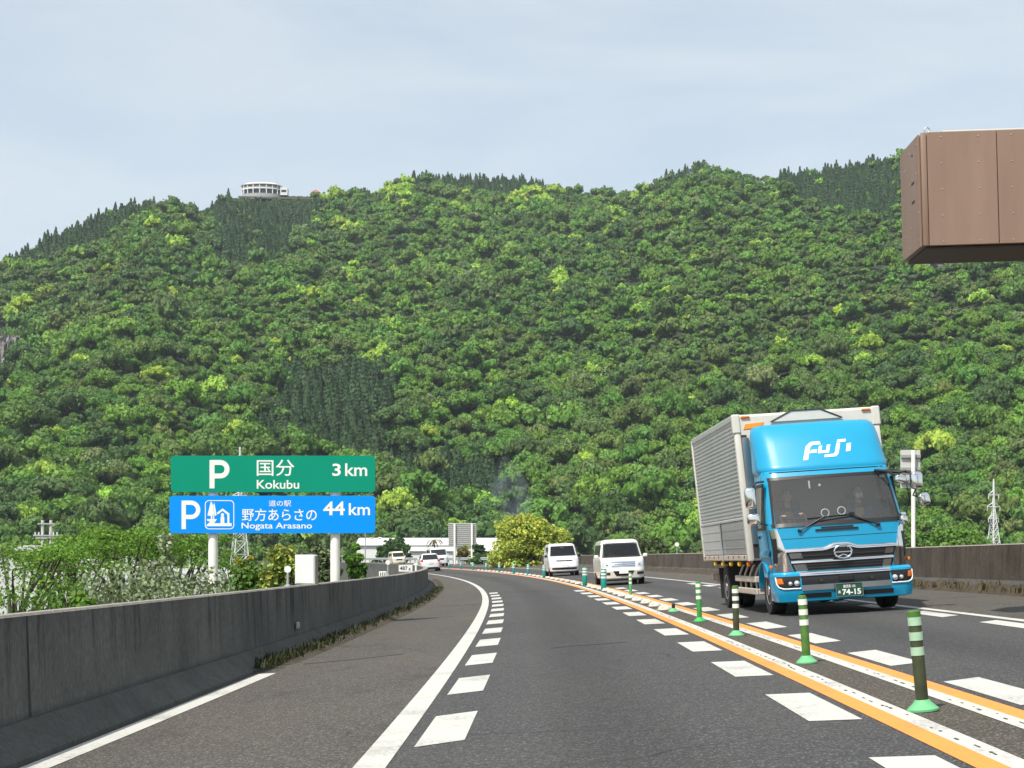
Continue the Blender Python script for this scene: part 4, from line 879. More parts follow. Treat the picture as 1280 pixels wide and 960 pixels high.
# ------------------------------------------------------------------ the white vans and the far traffic
M_vwhite = mat('white_car_paint', (.74, .74, .74), .3, coat=.5); M_vcream = mat('cream_car_paint', (.74, .72, .64), .3, coat=.5); M_vcream2 = mat('ivory_car_paint', (.72, .68, .52), .35, coat=.4)
M_vsilver = mat('silver_car_paint', (.55, .57, .60), .3, .3, coat=.4)
M_vwind = glass('van_windscreen', (.42, .46, .47), .03, (.3, .32, .33), 1.45); M_pane = mat('dark_car_glass', (.012, .015, .016), .06, spec=.6)
def place(root, off, Y, roll=None, extra_yaw=0., flip=False):
    root.location = RP(off, Y); root.rotation_euler = (0, R(-3.2 if roll is None else roll), -heading(Y) + extra_yaw + (math.pi if flip else 0)); bpy.context.view_layer.update(); return root
def van(name, label, rows, m, wz0, wz1, ww, rearlook=False, group=None, glassm=None, wheels=(.75, 3.0), wr=.30, track=.70, side_win=None, cat='van'):
    """front at y=0 facing -y"""
    root = thing(name, label, cat, group=group); sh = Shell(rows)
    z0, z1 = rows[0][0], rows[-1][0]; zs = sorted(set([r[0] for r in rows] + list(np.linspace(z0, z1, 26)) + list(np.linspace(wz0, wz1, 12))))
    hole = (lambda c: wz0 + .01 < c.z < wz1 - .01 and abs(c.x) < ww(c.z) - .02 and c.y < sh.front(0, wz1) + .35)
    sh.build('body', m, root, zs, ns=16, holes=(hole,))
    b = MB(); sh.patch(b, lambda z: -ww(z), ww, wz0 - .012, wz1 + .012, .006, 16, 6, back=0); g_ = b.build('windscreen', glassm or M_vwind, root, 60)
    b = MB()
    sh.patch(b, lambda z: -ww(z) - .03, lambda z: ww(z) + .03, wz0 - .045, wz0 + .012, .010, 12, 1); sh.patch(b, lambda z: -ww(z) - .02, lambda z: ww(z) + .02, wz1 - .005, wz1 + .02, .010, 12, 1)
    for s in (-1, 1): sh.patch(b, (lambda z: ww(z) - .015) if s > 0 else (lambda z: -ww(z) - .02), (lambda z: ww(z) + .02) if s > 0 else (lambda z: -ww(z) + .015), wz0 - .03, wz1 + .015, .010, 1, 6)
    b.build('windscreen_seal', M_black, g_)
    for s in (-1, 1):
        for (ya, yb, yat, ybt) in side_win:
            b = MB(); sh.side(b, s, ya, yb, wz0 + .02, wz1 - .04, .006, n=4, y0t=yat, y1t=ybt); b.build('side_window', M_pane, root, 60)
        for y in wheels:
            wheel(root, s * track, y, wr, .19, .64, s)
            q = MB(); q.lathe([(wr * 1.16, -.02), (wr * 1.16, .004), (wr * .2, .005)], 24, Matrix.Translation((s * (sh.par(.45)[0]), y, wr)) @ Euler((0, R(90) * s, 0)).to_matrix().to_4x4()); q.build('wheel_well', M_black, root)
    b = MB(); b.box((0, 1.9, .23), (1.2, 3.2, .12)); b.build('underbody', M_black, root)
    return root, sh
def lamp(sh, root, s, xa, xb, za, zb, m=None, skew=.0, back=None):
    b = MB(); f0 = lambda z: s * (xa + (z - za) * skew); f1 = lambda z: s * xb
    sh.patch(b, f0 if s > 0 else f1, f1 if s > 0 else f0, za, zb, .010, 6, 3, back=.03, rear=bool(back)); return b.build('headlamp' if not back else 'tail_lamp', m or M_lens, root, 60)
def vmirror(root, c, m):
    for s in (-1, 1):
        b = MB(); b.box((s * c[0], c[1], c[2]), (.17, .12, .15), bevel=.05, seg=3); b.tube([(s * (c[0] - .16), c[1] + .08, c[2] - .05), (s * c[0], c[1], c[2] - .04)], .025, 6); b.build('mirror', m, root, 60)

# people carrier: cream white, broad chrome grille
rows = [(.22, .70, .10, 4.45, .10, .20), (.28, .80, .0, 4.55, .12, .26), (.55, .84, -.05, 4.6, .13, .28), (.80, .845, .02, 4.6, .13, .28), (.98, .84, .16, 4.6, .12, .26), (1.06, .83, .50, 4.6, .12, .24), (1.10, .82, .62, 4.58, .12, .22), (1.62, .74, 1.12, 4.5, .12, .2), (1.72, .70, 1.25, 4.4, .12, .2), (1.77, .62, 1.42, 4.2, .1, .2), (1.79, .45, 1.7, 4.0, .1, .2)]
v1, sh = van('people_carrier', 'cream white people carrier with a wide chrome grille, just behind the truck', rows, M_vcream, 1.12, 1.62, lambda z: .72 - (z - 1.12) * .16, side_win=[(1.05, 1.95, 1.3, 1.95), (2.05, 3.0, 2.05, 3.0), (3.1, 4.1, 3.1, 4.0)], wheels=(.80, 3.55), wr=.32, track=.74)
b = MB(); sh.patch(b, lambda z: -.46 - (z - .72) * .15, lambda z: .46 + (z - .72) * .15, .70, .93, .012, 12, 4, back=.03); gr = b.build('grille', mat('bluish_chrome', (.62, .68, .74), .18, .8), v1, 60)
for k in range(3):
    b = MB(); sh.patch(b, -.45, .45, .735 + k * .065, .750 + k * .065, .018, 10, 1); b.build('grille_slot', M_dark, gr)
b = MB(); b.tube([(-.045, sh.front(0, .83) - .04, .80), (-.055, sh.front(0, .83) - .04, .87)], .010, 6); b.tube([(.045, sh.front(0, .83) - .04, .80), (.055, sh.front(0, .83) - .04, .87)], .010, 6); b.tube([(-.05, sh.front(0, .83) - .04, .835), (.05, sh.front(0, .83) - .04, .835)], .009, 6)
b.build('emblem', M_chrome, gr)
b = MB(); sh.patch(b, lambda z: -.28 - (z - .34) * .6, lambda z: .28 + (z - .34) * .6, .36, .55, .010, 10, 4); b.build('lower_intake', M_black, v1)
b = MB(); b.box((0, sh.front(0, .53) - .03, .53), (.36, .02, .18), bevel=.006); b.build('number_plate', M_plate_w, v1)
for s in (-1, 1):
    h = lamp(sh, v1, s, .52, .80, .71, .90, skew=.1)
    b = MB(); b.lathe([(.05, 0), (.045, .02), (.004, .035)], 12, Matrix.Translation((s * .62, sh.front(.62, .8) - .012, .80)) @ Euler((R(90), 0, 0)).to_matrix().to_4x4()); b.build('bulb_ring', M_chrome, h)
    b = MB(); sh.patch(b, s * .52 if s > 0 else -.80, .80 if s > 0 else -.52, .40, .50, .010, 5, 2); b.build('fog_grille', M_dark, v1)
vmirror(v1, (.96, .98, 1.12), M_vcream)
b = MB()
for x in (-.38, .38): b.box((x, 1.75, 1.0), (.46, .14, .75), bevel=.05); b.box((x, 1.78, 1.46), (.25, .09, .2), bevel=.03)
b.box((0, .95, .98), (1.5, .4, .10), bevel=.03); b.build('seats', M_seat, v1)
place(v1, 1.32, 61.5, -2.6)
person('driver of the cream white people carrier, hands on the wheel', v1.matrix_world @ Matrix.Translation((-.38, 1.55, .80)), [(-.17, -.42, .30), (.15, -.42, .32)], shirt=mat('dark_jacket', (.03, .03, .035), .9))

# small commercial van
rows = [(.24, .70, .08, 4.2, .10, .20), (.30, .80, .0, 4.3, .12, .24), (.55, .835, -.05, 4.35, .13, .26), (.82, .84, .02, 4.35, .13, .26), (1.00, .835, .22, 4.35, .12, .24), (1.10, .825, .62, 4.35, .12, .22), (1.14, .82, .72, 4.35, .12, .22), (1.68, .75, 1.20, 4.3, .12, .2), (1.78, .71, 1.34, 4.25, .12, .2), (1.83, .62, 1.5, 4.1, .1, .2), (1.85, .45, 1.8, 4.0, .1, .2)]
v2, sh = van('delivery_van', 'plain white delivery van with a thin dark grille strip, second of the oncoming vans', rows, M_vwhite, 1.17, 1.68, lambda z: .70 - (z - 1.17) * .14, side_win=[(1.1, 1.95, 1.4, 1.95), (2.1, 3.0, 2.1, 3.0)], wheels=(.78, 3.5), wr=.30, track=.73)
b = MB(); sh.patch(b, lambda z: -.44 - (z - .84) * 1.3, lambda z: .44 + (z - .84) * 1.3, .83, .90, .012, 12, 2); g_ = b.build('grille', M_black, v2)
b = MB(); b.tube([(.07 * math.cos(i * .5236), sh.front(0, .86) - .035, .855 + .06 * math.sin(i * .5236)) for i in range(13)], .012, 6, caps=False); b.box((0, sh.front(0, .86) - .035, .855), (.17, .02, .025)); b.build('emblem', M_chrome, g_)
b = MB(); sh.patch(b, -.70, .70, .37, .48, .010, 12, 2); b.build('lower_intake', M_black, v2)
b = MB(); b.box((0, sh.front(0, .55) - .03, .575), (.36, .02, .18), bevel=.006); b.build('number_plate', M_plate_w, v2)
for s in (-1, 1): lamp(sh, v2, s, .50, .80, .86, 1.02, skew=.5)
vmirror(v2, (.95, 1.05, 1.15), M_black)
b = MB()
for x in (-.38, .38): b.box((x, 1.8, 1.1), (.46, .14, .75), bevel=.05)
b.box((0, 1.0, 1.03), (1.5, .4, .10), bevel=.03); b.build('seats', M_seat, v2)
b = MB(); b.box((.0, sh.front(0, 1.62) + .03, 1.60), (.16, .02, .05), bevel=.006); b.build('window_sticker', M_plate_w, v2)
place(v2, 1.35, 93, -2.6); v2.scale = (1.04, 1.04, 1.04)

# the two minivans and the kei van further round the bend, and the hatchback ahead in the near lane
def far_van(name, label, m, sc=1., tall=0., group=None):
    rr = [(.24, .72, .08, 4.2, .1, .2), (.32, .82, .0, 4.3, .12, .24), (.8, .85, .0, 4.35, .12, .24), (1.0, .84, .14, 4.35, .12, .22), (1.08, .83, .40, 4.3, .1, .2), (1.65 + tall, .76, .95, 4.2, .1, .2), (1.78 + tall, .70, 1.15, 4.1, .1, .2), (1.82 + tall, .5, 1.4, 3.9, .1, .2)]
    v, sh = van(name, label, [(a * sc, b_ * sc, c * sc, d * sc, e * sc, f * sc) for a, b_, c, d, e, f in rr], m, 1.11 * sc, (1.62 + tall) * sc, lambda z: .70 * sc, side_win=[(1.0 * sc, 2.0 * sc, 1.2 * sc, 2.0 * sc), (2.1 * sc, 3.6 * sc, 2.1 * sc, 3.6 * sc)], glassm=M_pane, wheels=(.8 * sc, 3.4 * sc), wr=.31 * sc, track=.74 * sc, group=group)
    b = MB(); sh.patch(b, -.40 * sc, .40 * sc, .62 * sc, .80 * sc, .012, 8, 2); b.build('grille', M_dark, v)
    for s in (-1, 1): lamp(sh, v, s, .48 * sc, .80 * sc, .70 * sc, .88 * sc)
    b = MB(); b.box((0, sh.front(0, .5 * sc) - .03, .48 * sc), (.34, .02, .17)); b.build('number_plate', M_plate_w, v)
    vmirror(v, (.95 * sc, .9 * sc, 1.1 * sc), m); return v
f1 = far_van('minivan', 'tall white minivan rounding the bend behind the white hatchback', M_vwhite, 1.3); place(f1, 2.1, 199)
f2 = far_van('kei_van', 'boxy ivory van beyond the end of the near wall', M_vcream2, 1.15, -.03); place(f2, 2.3, 238)
f3 = far_van('minivan', 'pale silver car furthest left on the bend, beside the lamp post', M_vsilver, 1.0, -.25); place(f3, 2.3, 287)
f3['category'] = 'car'; f3.name = 'estate_car'
rr = [(.22, .66, .1, 3.9, .1, .2), (.30, .80, .0, 4.0, .12, .24), (.75, .85, .0, 4.05, .14, .28), (.92, .84, .10, 4.05, .14, .28), (1.0, .82, .18, 3.6, .12, .26), (1.06, .80, .26, 3.3, .12, .24), (1.42, .66, .62, 2.5, .12, .22), (1.50, .56, .85, 2.2, .1, .2), (1.52, .4, 1.1, 1.9, .1, .2)]
h1, sh = van('hatchback', 'white hatchback seen from behind, driving ahead in the near lane', rr, M_vwhite, 1.03, 1.40, lambda z: .66 - (z - 1.03) * .25, side_win=[(.7, 1.5, .9, 1.5), (1.6, 2.6, 1.6, 2.2)], glassm=M_pane, wheels=(.7, 3.3), wr=.30, track=.72, cat='car')
for s in (-1, 1): lamp(sh, h1, s, .58, .82, .80, 1.0, M_red).name = 'tail_lamp'
b = MB(); b.box((0, sh.front(0, .72) - .02, .72), (.34, .02, .17)); b.build('number_plate', M_plate_w, h1)
b = MB(); sh.patch(b, -.7, .7, .24, .36, .01, 10, 2); b.build('lower_bumper', M_black, h1)
vmirror(h1, (.92, 1.5, 1.08), M_vwhite)
place(h1, -3.3, 160, -3.0); h1.scale = (1.18, 1.18, 1.18)
# ------------------------------------------------------------------ lane posts and lane blocks between the two white lines
M_teal = mat('teal_rubber', (.0, .235, .20), .5, var=.1); M_g1 = mat('olive_black_post', (.022, .028, .014), .7, col2=(.05, .065, .02), scale=9); M_g2 = mat('mossy_green_post', (.03, .12, .015), .6, col2=(.09, .20, .03), scale=12)
M_g3 = mat('bright_green_post', (.03, .27, .04), .5, var=.15, scale=8); M_g4 = mat('light_green_post', (.08, .34, .09), .5, var=.15); M_base_g = mat('pale_green_base', (.13, .42, .19), .6, var=.12); M_base_m = mat('green_base', (.05, .36, .09), .6)
M_b_pale = mat('pale_green_band', (.34, .52, .36), .5, var=.15); M_b_white = mat('white_band', (.68, .70, .64), .5, var=.12)
def Yof(px): 
    ys = np.linspace(8, 300, 4000); q = np.array([640 + 2000 * RP(0, y).x / y for y in ys]); i = np.where(np.diff(np.sign(q - px)))[0]; return float(ys[i[-1]])
def post(label, Y, off, h, r, mp, mbase, mband, lean_=(0, 0), bands=3, cap=None, group='posts between the opposing lanes', cat='lane post'):
    t = thing('lane_post', label, cat, RP(off, Y, .004), (lean_[1], lean_[0], 0), group)
    MB().lathe([(.106, 0), (.106, .014), (.088, .03), (.062, .055), (r * 1.1, .075)], 20).build('base', mbase, t, 40)
    b = MB(); b.lathe([(r * .98, .05), (r, .08), (r, h - .02), (r * .85, h)], 18); b.build('pole', mp, t, 40)
    for k in range(bands):
        z = h * (.90 - .15 * k); q = MB(); q.lathe([(r * .9, z - h * .042), (r + .0035, z - h * .042), (r + .0035, z + h * .042), (r * .9, z + h * .042)], 18); q.build('band', mband, t, 40)
    if cap: MB().lathe([(r * .9, h - .055), (r * 1.05, h - .055), (r * 1.05, h), (r * .7, h + .006)], 18).build('cap', cap, t, 40)
    return t
post('dark olive post with pale green bands, nearest to the camera, leaning left', 10.75, -.09, .67, .042, M_g1, M_base_g, M_b_pale, (R(-5.5), 0), cap=M_g2)
post('mossy green post with white bands, in front of the truck bumper', 15.75, -.05, .67, .042, M_g2, M_base_g, M_b_white, (R(-4), 0))
post('dark mossy post with white bands, in front of the truck side guard', 21.5, -.03, .67, .042, M_g1, M_base_g, M_b_white, (R(-1.5), 0), cap=M_g2)
post('bright green post with white bands, left of the truck rear wheels', 26.5, -.0, .67, .042, M_g3, M_base_m, M_b_white, (R(-2.5), 0))
post('broken black stump of a post on its pale green base', 31.6, .03, .16, .035, M_black, M_base_g, M_b_white, bands=0)
post('light green post with white bands, in front of the cream people carrier', 43.4, .02, .70, .040, M_g4, M_base_m, M_b_white, (R(-1), 0))
teal = ['thick teal post in front of the right wheel of the cream people carrier', 'thick teal post between the white delivery van and the cream people carrier', 'teal post at the front wheel of the white delivery van', 'teal post first beyond the white delivery van', 'teal post second beyond the white delivery van', 'teal post third beyond the white delivery van',
        'teal post fourth beyond the white delivery van', 'teal post third from the far end of the row', 'teal post second from the far end of the row', 'teal post at the far end of the row, beside the white hatchback']
for lb, px in zip(teal, (753, 726.5, 680, 660, 642, 624, 607.5, 591, 576, 561)):
    y = Yof(px) if px < 700 else {753: 54.5, 726.5: 64.5}[px]
    post(lb, y, 0, .74, .098 if px > 700 else .085, M_teal, M_teal, M_b_white, group='teal posts between the opposing lanes')
M_block = mat('lane_block_white', (.62, .58, .50), .7, var=.2, scale=10); M_blk_s = mat('lane_block_base', (.30, .27, .22), .85, var=.25, scale=12); M_blk_o = mat('lane_block_reflector', (.80, .42, .14), .5)
lb0 = thing('lane_block', 'low worn white block with an orange reflector between the two white lines', 'lane block', (0, 0, 0), group='lane blocks between the opposing lanes')
b = MB()
for z, k in ((0, 1.0), (.02, 1.0), (.06, .86), (.085, .62), (.095, .36)): pass
b.loft([[(.11 * k * math.cos(i * .5236) * (1.25 if abs(math.cos(i * .5236)) > .6 else 1), .30 * k * math.sin(i * .5236), z) for i in range(12)] for z, k in ((0, 1.), (.025, 1.), (.065, .86), (.09, .6), (.098, .3))]); b.build('block', M_block, lb0, 40)
MB().box((-.03, -.215, .055), (.08, .05, .05), (R(-35), 0, 0), bevel=.012).build('reflector', M_blk_o, lb0); MB().box((0, 0, .008), (.30, .66, .016), bevel=.004).build('rubber_base', M_blk_s, lb0)
y = 33.0; first = True; rng = random.Random(12)
while y < 150:
    o = lb0 if first else copy_tree(lb0); first = False
    o.location = RP(rng.gauss(0, .015), y, .003); o.rotation_euler = (0, R(-3), -heading(y) + rng.gauss(0, .05)); y += 2.6 if y < 60 else 3.4

# ------------------------------------------------------------------ the two parking area boards on their white posts
M_sg = mat('sign_green', (.0, .25, .155), .5, spec=.15, var=.02, scale=1); M_sb = mat('sign_blue', (.0, .26, .84), .5, spec=.15, var=.02, scale=1); M_swhite = mat('sign_white', (.78, .80, .74), .5); M_post_w = mat('post_cream', (.84, .83, .74), .55, var=.05, scale=3); M_galv = mat('galvanised_steel', (.40, .41, .41), .5, .4, var=.1)
SD = 34.3; SS = 2000 / SD
so_ = at(340.7, 618, SD); sign = thing('road_sign', 'tall twin-post road sign with a green board above a blue board behind the left wall', 'road sign', so_)
fx = lambda px: (px - 340.7) / SS; fz = lambda py: (618 - py) / SS
def rrect(x0, x1, z0, z1, r, n=6):
    P = []
    for cx, cz, a0 in ((x1 - r, z1 - r, 0), (x0 + r, z1 - r, 90), (x0 + r, z0 + r, 180), (x1 - r, z0 + r, 270)):
        P += [(cx + r * math.cos(R(a0 + 90 * i / n)), cz + r * math.sin(R(a0 + 90 * i / n))) for i in range(n + 1)]
    return P
for px in (264.8, 418): MB().tube([(fx(px), .16, -8.6), (fx(px), .16, fz(572))], 6.1 / SS, 14).build('post', M_post_w, sign, 40)
fs = lambda x, z, l: (x, -l, z)
def board(name, px0, px1, py0, py1, m, items):
    b = MB(); b.prism(rrect(fx(px0), fx(px1), fz(py1), fz(py0), 4.5 / SS), .0, .04); bd = b.build(name, m, sign, 0)
    for k in (.3, .7):
        z = fz(py1) + (fz(py0) - fz(py1)) * k; MB().box((fx((px0 + px1) / 2), .065, z), (fx(px1) - fx(px0) - .1, .05, .06)).build('stiffener', M_galv, bd)
    for (tx, a, b2, c, d, bold) in items: q = MB(); text_into(q, tx, fx(a), fx(b2), fz(d), fz(c), fs, bold, depth=.004); q.build('lettering', M_swhite, bd, 0)
    return bd, MB()
bd, q = board('green_board', 213.5, 469, 569.5, 615, M_sg, [('国分', 321, 368, 574.6, 595, .006), ('Kokubu', 321, 374, 600, 611, .012), ('3', 415.5, 426, 579.5, 595, .018), ('km', 431.5, 459, 579.2, 595, .012)])
def bigP(q, x0, x1, y0, y1, t):
    """the round headed parking letter"""
    h = (y1 - y0); r = h * .325; cy = y0 + r; xr = x1 - r; ro = []; ri = []
    for i in range(13):
        a = R(90 - 15 * i); ro.append((fx(xr + r * math.cos(a)), fz(cy - r * math.sin(a)))); ri.append((fx(xr + (r - t) * math.cos(a)), fz(cy - (r - t) * math.sin(a))))
    ro = [(fx(x0), fz(y0))] + ro + [(fx(x0 + t), fz(y0 + 2 * r))]; ri = [(fx(x0 + t), fz(y0 + t))] + ri + [(fx(x0 + t), fz(y0 + 2 * r - t))]
    q.add([(x, -.004, z) for x, z in ro] + [(x, -.004, z) for x, z in ri], [(i, i + 1, i + 1 + len(ro), i + len(ro)) for i in range(len(ro) - 1)])
    q.add([(fx(x0), -.0045, fz(y0 + .01)), (fx(x0 + t), -.0045, fz(y0 + t * .99)), (fx(x0 + t), -.0045, fz(y1)), (fx(x0), -.0045, fz(y1))], [(0, 1, 2, 3)])
bigP(q, 262, 287, 575, 610.5, 6.2); q.build('lettering', M_swhite, bd, 0)
bd, q = board('blue_board', 211.8, 469, 619.6, 666.5, M_sb, [('道の駅', 336, 364, 625.3, 633, .006), ('野方あらさの', 302.5, 396, 635.6, 651.3, .006), ('Nogata Arasano', 302, 390, 653.2, 663, .012), ('44', 404, 431, 626.8, 644, .02), ('km', 436, 462.5, 629, 644, .012)])
bigP(q, 227, 250.5, 625.7, 661.5, 5.4); q.build('lettering', M_swhite, bd, 0)
ic = MB()
def outline(P, Q): ic.add([(x, -.004, z) for x, z in P + Q], [(i, (i + 1) % len(P), (i + 1) % len(P) + len(P), i + len(P)) for i in range(len(P))])
outline(rrect(fx(256.2), fx(292.8), fz(661.6), fz(625.3), 5 / SS), rrect(fx(257.2), fx(291.8), fz(660.6), fz(626.3), 4.2 / SS))
def poly(P, l=.004): ic.add([(fx(x), -l, fz(y)) for x, y in P], [tuple(range(len(P)))])
zx = lambda x: 190 + x / 4.267; zy = lambda y: 550 + y / 4.267
for P in ([(313, 332), (318, 328), (324, 345), (332, 395), (322, 405), (322, 422), (314, 422), (314, 405), (296, 403)], [(333, 335), (344, 395), (344, 402), (332, 404), (332, 422), (326, 422), (326, 404), (334, 396), (326, 350)],
          [(292, 422), (347, 422), (338, 436), (330, 444), (425, 444), (425, 460), (289, 460), (292, 452), (312, 436), (296, 432)],
          [(346, 388), (377, 365), (413, 392), (413, 444), (402, 444), (402, 398), (377, 378), (350, 398)],
          [(366, 444), (366, 412), (371, 406), (367, 399), (371, 391), (381, 391), (385, 399), (381, 406), (386, 412), (386, 444)]): poly([(zx(x), zy(y)) for x, y in P])
ic.build('roadside_station_symbol', M_swhite, bd, 0)

# ------------------------------------------------------------------ brown sign box high on the right
M_brown = mat('brown_enamel', (.245, .158, .115), .5, var=.12, scale=2.2, stretch=(1, 1, .15)); M_brown_d = mat('brown_shaded', (.06, .034, .026), .6)  # second brown: shade of the box's underside put into the colour
GX0, GX1, GY, GD, GZ0, GZ1 = 5.40, 9.6, 21., 1.15, 5.13, 6.64
gs = thing('sign_gantry', 'large brown sign box with its riveted back panels jutting in from the right', 'sign gantry', (GX0, GY, GZ0), (0, R(-1.6), R(-1.0)))
W, H = GX1 - GX0, GZ1 - GZ0
MB().box((W / 2, GD / 2, H / 2), (W - .03, GD - .03, H - .03), bevel=.03, seg=2).build('housing', M_brown, gs)
for (a, b2) in ((.08, .985), (.995, 2.1), (2.11, 3.2), (3.21, W)):
    p_ = MB().box(((a + b2) / 2, -.005, H / 2), (b2 - a, .035, H - .02), bevel=.006).build('back_panel', M_brown, gs)
    for i in range(2):
        for j in range(5):
            MB().lathe([(.010, 0), (.008, .006), (.002, .008)], 8, Matrix.Translation((a + .18 + i * (b2 - a - .42), -.022, .06 + j * (H - .14) / 4)) @ Euler((R(90), 0, 0)).to_matrix().to_4x4()).build('rivet', M_chrome, p_)
MB().box((.035, -.002, H / 2), (.075, .04, H - .02), bevel=.016, seg=2).build('corner_strip', M_brown, gs)
sd_ = MB().box((-.004, GD / 2 + .02, H / 2), (.03, GD - .12, H - .03), bevel=.006).build('side_panel', M_brown, gs)
for (yy, zz, dy) in ((.40, .93, .14), (.40, .68, .14), (.40, 1.30, .04)): MB().box((-.02, yy, zz), (.012, dy, .02)).build('vent_slot', M_black, sd_)
for (yy, zz) in ((.12, 1.38), (.55, 1.36), (.16, 1.0), (.56, .95), (.13, .6), (.62, .62), (.10, .48), (.55, .36), (.15, .12), (.6, .10), (.85, 1.2), (.85, .3)):
    MB().box((-.021, yy, zz), (.008, .028, .028), bevel=.003).build('bolt', M_satin, sd_)
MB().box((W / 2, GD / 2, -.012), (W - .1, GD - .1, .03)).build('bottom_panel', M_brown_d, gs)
MB().box((W / 2 + .1, .25, H + .012), (W - .4, .4, .022), bevel=.004).build('top_highlight', M_boxw, gs)  # white strip modelled as the bright highlight along the top edge
MB().tube([(.10 + .035 * math.cos(R(a)), .04, H + .03 + .035 * math.sin(R(a))) for a in range(-60, 241, 25)], .008, 6, caps=False).build('lifting_eye', M_galv, gs)
MB().tube([(W - .2, GD / 2, H / 2), (W + 1.4, GD / 2, H / 2)], .16, 14).tube([(W + 1.4, GD / 2, H + .6), (W + 1.4, GD / 2, -11.0)], [.18, .26], 16).build('support_post', M_brown, gs, 40)

# ------------------------------------------------------------------ boards seen from behind
M_back = mat('board_back_grey', (.50, .50, .48), .6, var=.08, scale=2); M_backr = mat('board_rib', (.30, .30, .29), .6)
def back_board(name, label, loc, w_, h_, z0, n, posts, m_p, depth, r, rot=0.):
    t = thing(name, label, 'road sign', loc, (0, 0, rot)); bd = MB().box((0, .05, z0 + h_ / 2), (w_, .03, h_), bevel=.004).build('board', M_back, t)
    for k in range(n):
        z = z0 + h_ * (k + .5) / n; MB().box((0, .0, z), (w_ * .99, .07, min(.09, h_ / n * .45)), bevel=.008).build('stiffener', M_backr, bd)
    for x in posts: MB().tube([(x, -.05 - r, -depth), (x, -.05 - r, z0 + h_ * .98)], r, 12).build('post', m_p, t, 40)
    return t
c = at(578, 690, 214); back_board('sign_board', 'big ribbed back of a roadside sign on two cream posts beyond the guardrail', (c.x, c.y, 0), 3.75, 2.95, at(0, 681.5, 214).z, 11, (-1.02, 1.30), M_post_w, 6.0, .145)
c = at(1138.5, 690, 42.); back_board('small_sign', 'small grey sign seen from behind on a pole beyond the brown wall', (c.x + .0, c.y, 0), .52, 1.0, at(0, 610, 42).z, 3, (.04,), M_post_w, 6.0, .055)

# ------------------------------------------------------------------ small things on the walls
def disc_reflector(label, off, Y, r, h=.26):
    t = thing('wall_delineator', label, 'delineator', RP(off, Y, WALL_H))
    MB().lathe([(.055, 0), (.055, .015), (.022, .03), (.018, h - r)], 12).build('stem', M_galv, t)
    MB().tube([(0, -.015, h), (0, .015, h)], r, 18).build('disc', M_plate_w, t); return t
disc_reflector('round white delineator on the left wall beside the white cabinet', -6.47, 24.1, .052)
disc_reflector('round white delineator on the left wall behind the slotted bracket', -6.55, 43.2, .065, .36)
disc_reflector('small white delineator on the right wall just left of the truck box', 7.1, 88, .12, .5)
t = thing('slotted_bracket', 'small white bracket with three dark slots on the left wall', 'bracket', RP(-6.55, 41.5, WALL_H)); MB().box((0, 0, .06), (.20, .05, .13), bevel=.01).build('plate', M_plate_w, t)
for k in (-1, 0, 1): MB().box((k * .055, -.024, .055), (.022, .012, .09)).build('slot', M_black, t)
t = thing('kilometre_plate', 'small white plate reading 487.6 on top of the far end of the left wall', 'distance plate', RP(-6.58, 51.5, WALL_H - .005), (0, 0, 0))
pl = MB().prism(rrect(-.22, .22, .06, .27, .02), -.01, .01).build('plate', M_plate_w, t, 0); MB().box((0, .03, .06), (.06, .04, .14)).build('bracket', M_galv, t)
q = MB(); text_into(q, '487', -.185, .065, .10, .23, lambda x, z, l: (x, -.01 - l, z), .02); text_into(q, '.6', .075, .165, .10, .19, lambda x, z, l: (x, -.01 - l, z), .02); q.build('lettering', M_dark, pl, 0)
t = thing('marker_post', 'short white marker stub behind the kilometre plate at the wall end', 'marker', RP(-6.63, 60, WALL_H)); MB().box((0, 0, .15), (.07, .05, .30), bevel=.012).build('stub', M_plate_w, t); MB().box((0, -.005, .25), (.16, .045, .07), bevel=.012).build('head', M_plate_w, t)
t = thing('wall_reflector', 'small grey rectangular reflector low on the face of the left wall', 'reflector', RP(-6.345, 24.2, .38), (0, 0, -heading(24))); MB().box((.01, 0, 0), (.03, .22, .10), bevel=.008).build('case', M_galv, t); MB().box((.027, 0, 0), (.008, .17, .06)).build('lens', M_satin, t)
c = at(381, 712, 27.); t = thing('roadside_cabinet', 'plain white box on a post behind the left wall, between the sign posts', 'cabinet', c, (0, 0, R(-9))); MB().box((0, .09, 0), (.345, .19, .50), bevel=.012).build('case', mat('cabinet_white', (.72, .73, .72), .45), t)
MB().tube([(0, .1, -6.8), (0, .1, -.25)], .05, 10).build('post', M_galv, t); MB().box((-.0, -.006, .0), (.31, .012, .46), bevel=.004).build('door', mat('cabinet_door', (.70, .71, .70), .45), t); MB().box((.178, .09, 0), (.012, .16, .47), bevel=.003).build('side_trim', M_satin, t)  # last piece: grey plate covering the case's right face
# guardrail round the outside of the bend
gr_ = thing('guardrail', 'steel guardrail curving left from the end of the brown wall', 'guardrail', RP(7.0, 187)); inv = Matrix.Translation(-gr_.location)
b = MB(); ys = np.linspace(186, 328, 60); pr = [(-.04, .42), (-.10, .50), (-.04, .58), (-.10, .66), (-.04, .74), (.0, .74), (.0, .42)]
b.loft([[inv @ RP(7.0 + o * 1.5, y, z * 1.15) for o, z in pr] for y in ys]); b.build('rail', mat('rail_steel', (.55, .57, .57), .45, .4), gr_)
for y in np.arange(188, 328, 4): b = MB(); p = inv @ RP(7.1, y, 0); b.tube([p, p + Vector((0, 0, .85))], .075, 8); b.build('post', M_galv, gr_)
t = thing('rail_end', 'pale angled steel end piece where the guardrail meets the brown wall', 'rail end', RP(6.85, 186.6)); MB().box((.1, .2, .55), (.10, 1.6, .5), (0, 0, .1), bevel=.02).box((-.35, .2, .5), (.9, .06, .42), bevel=.02).build('plate', M_plate_w, t)
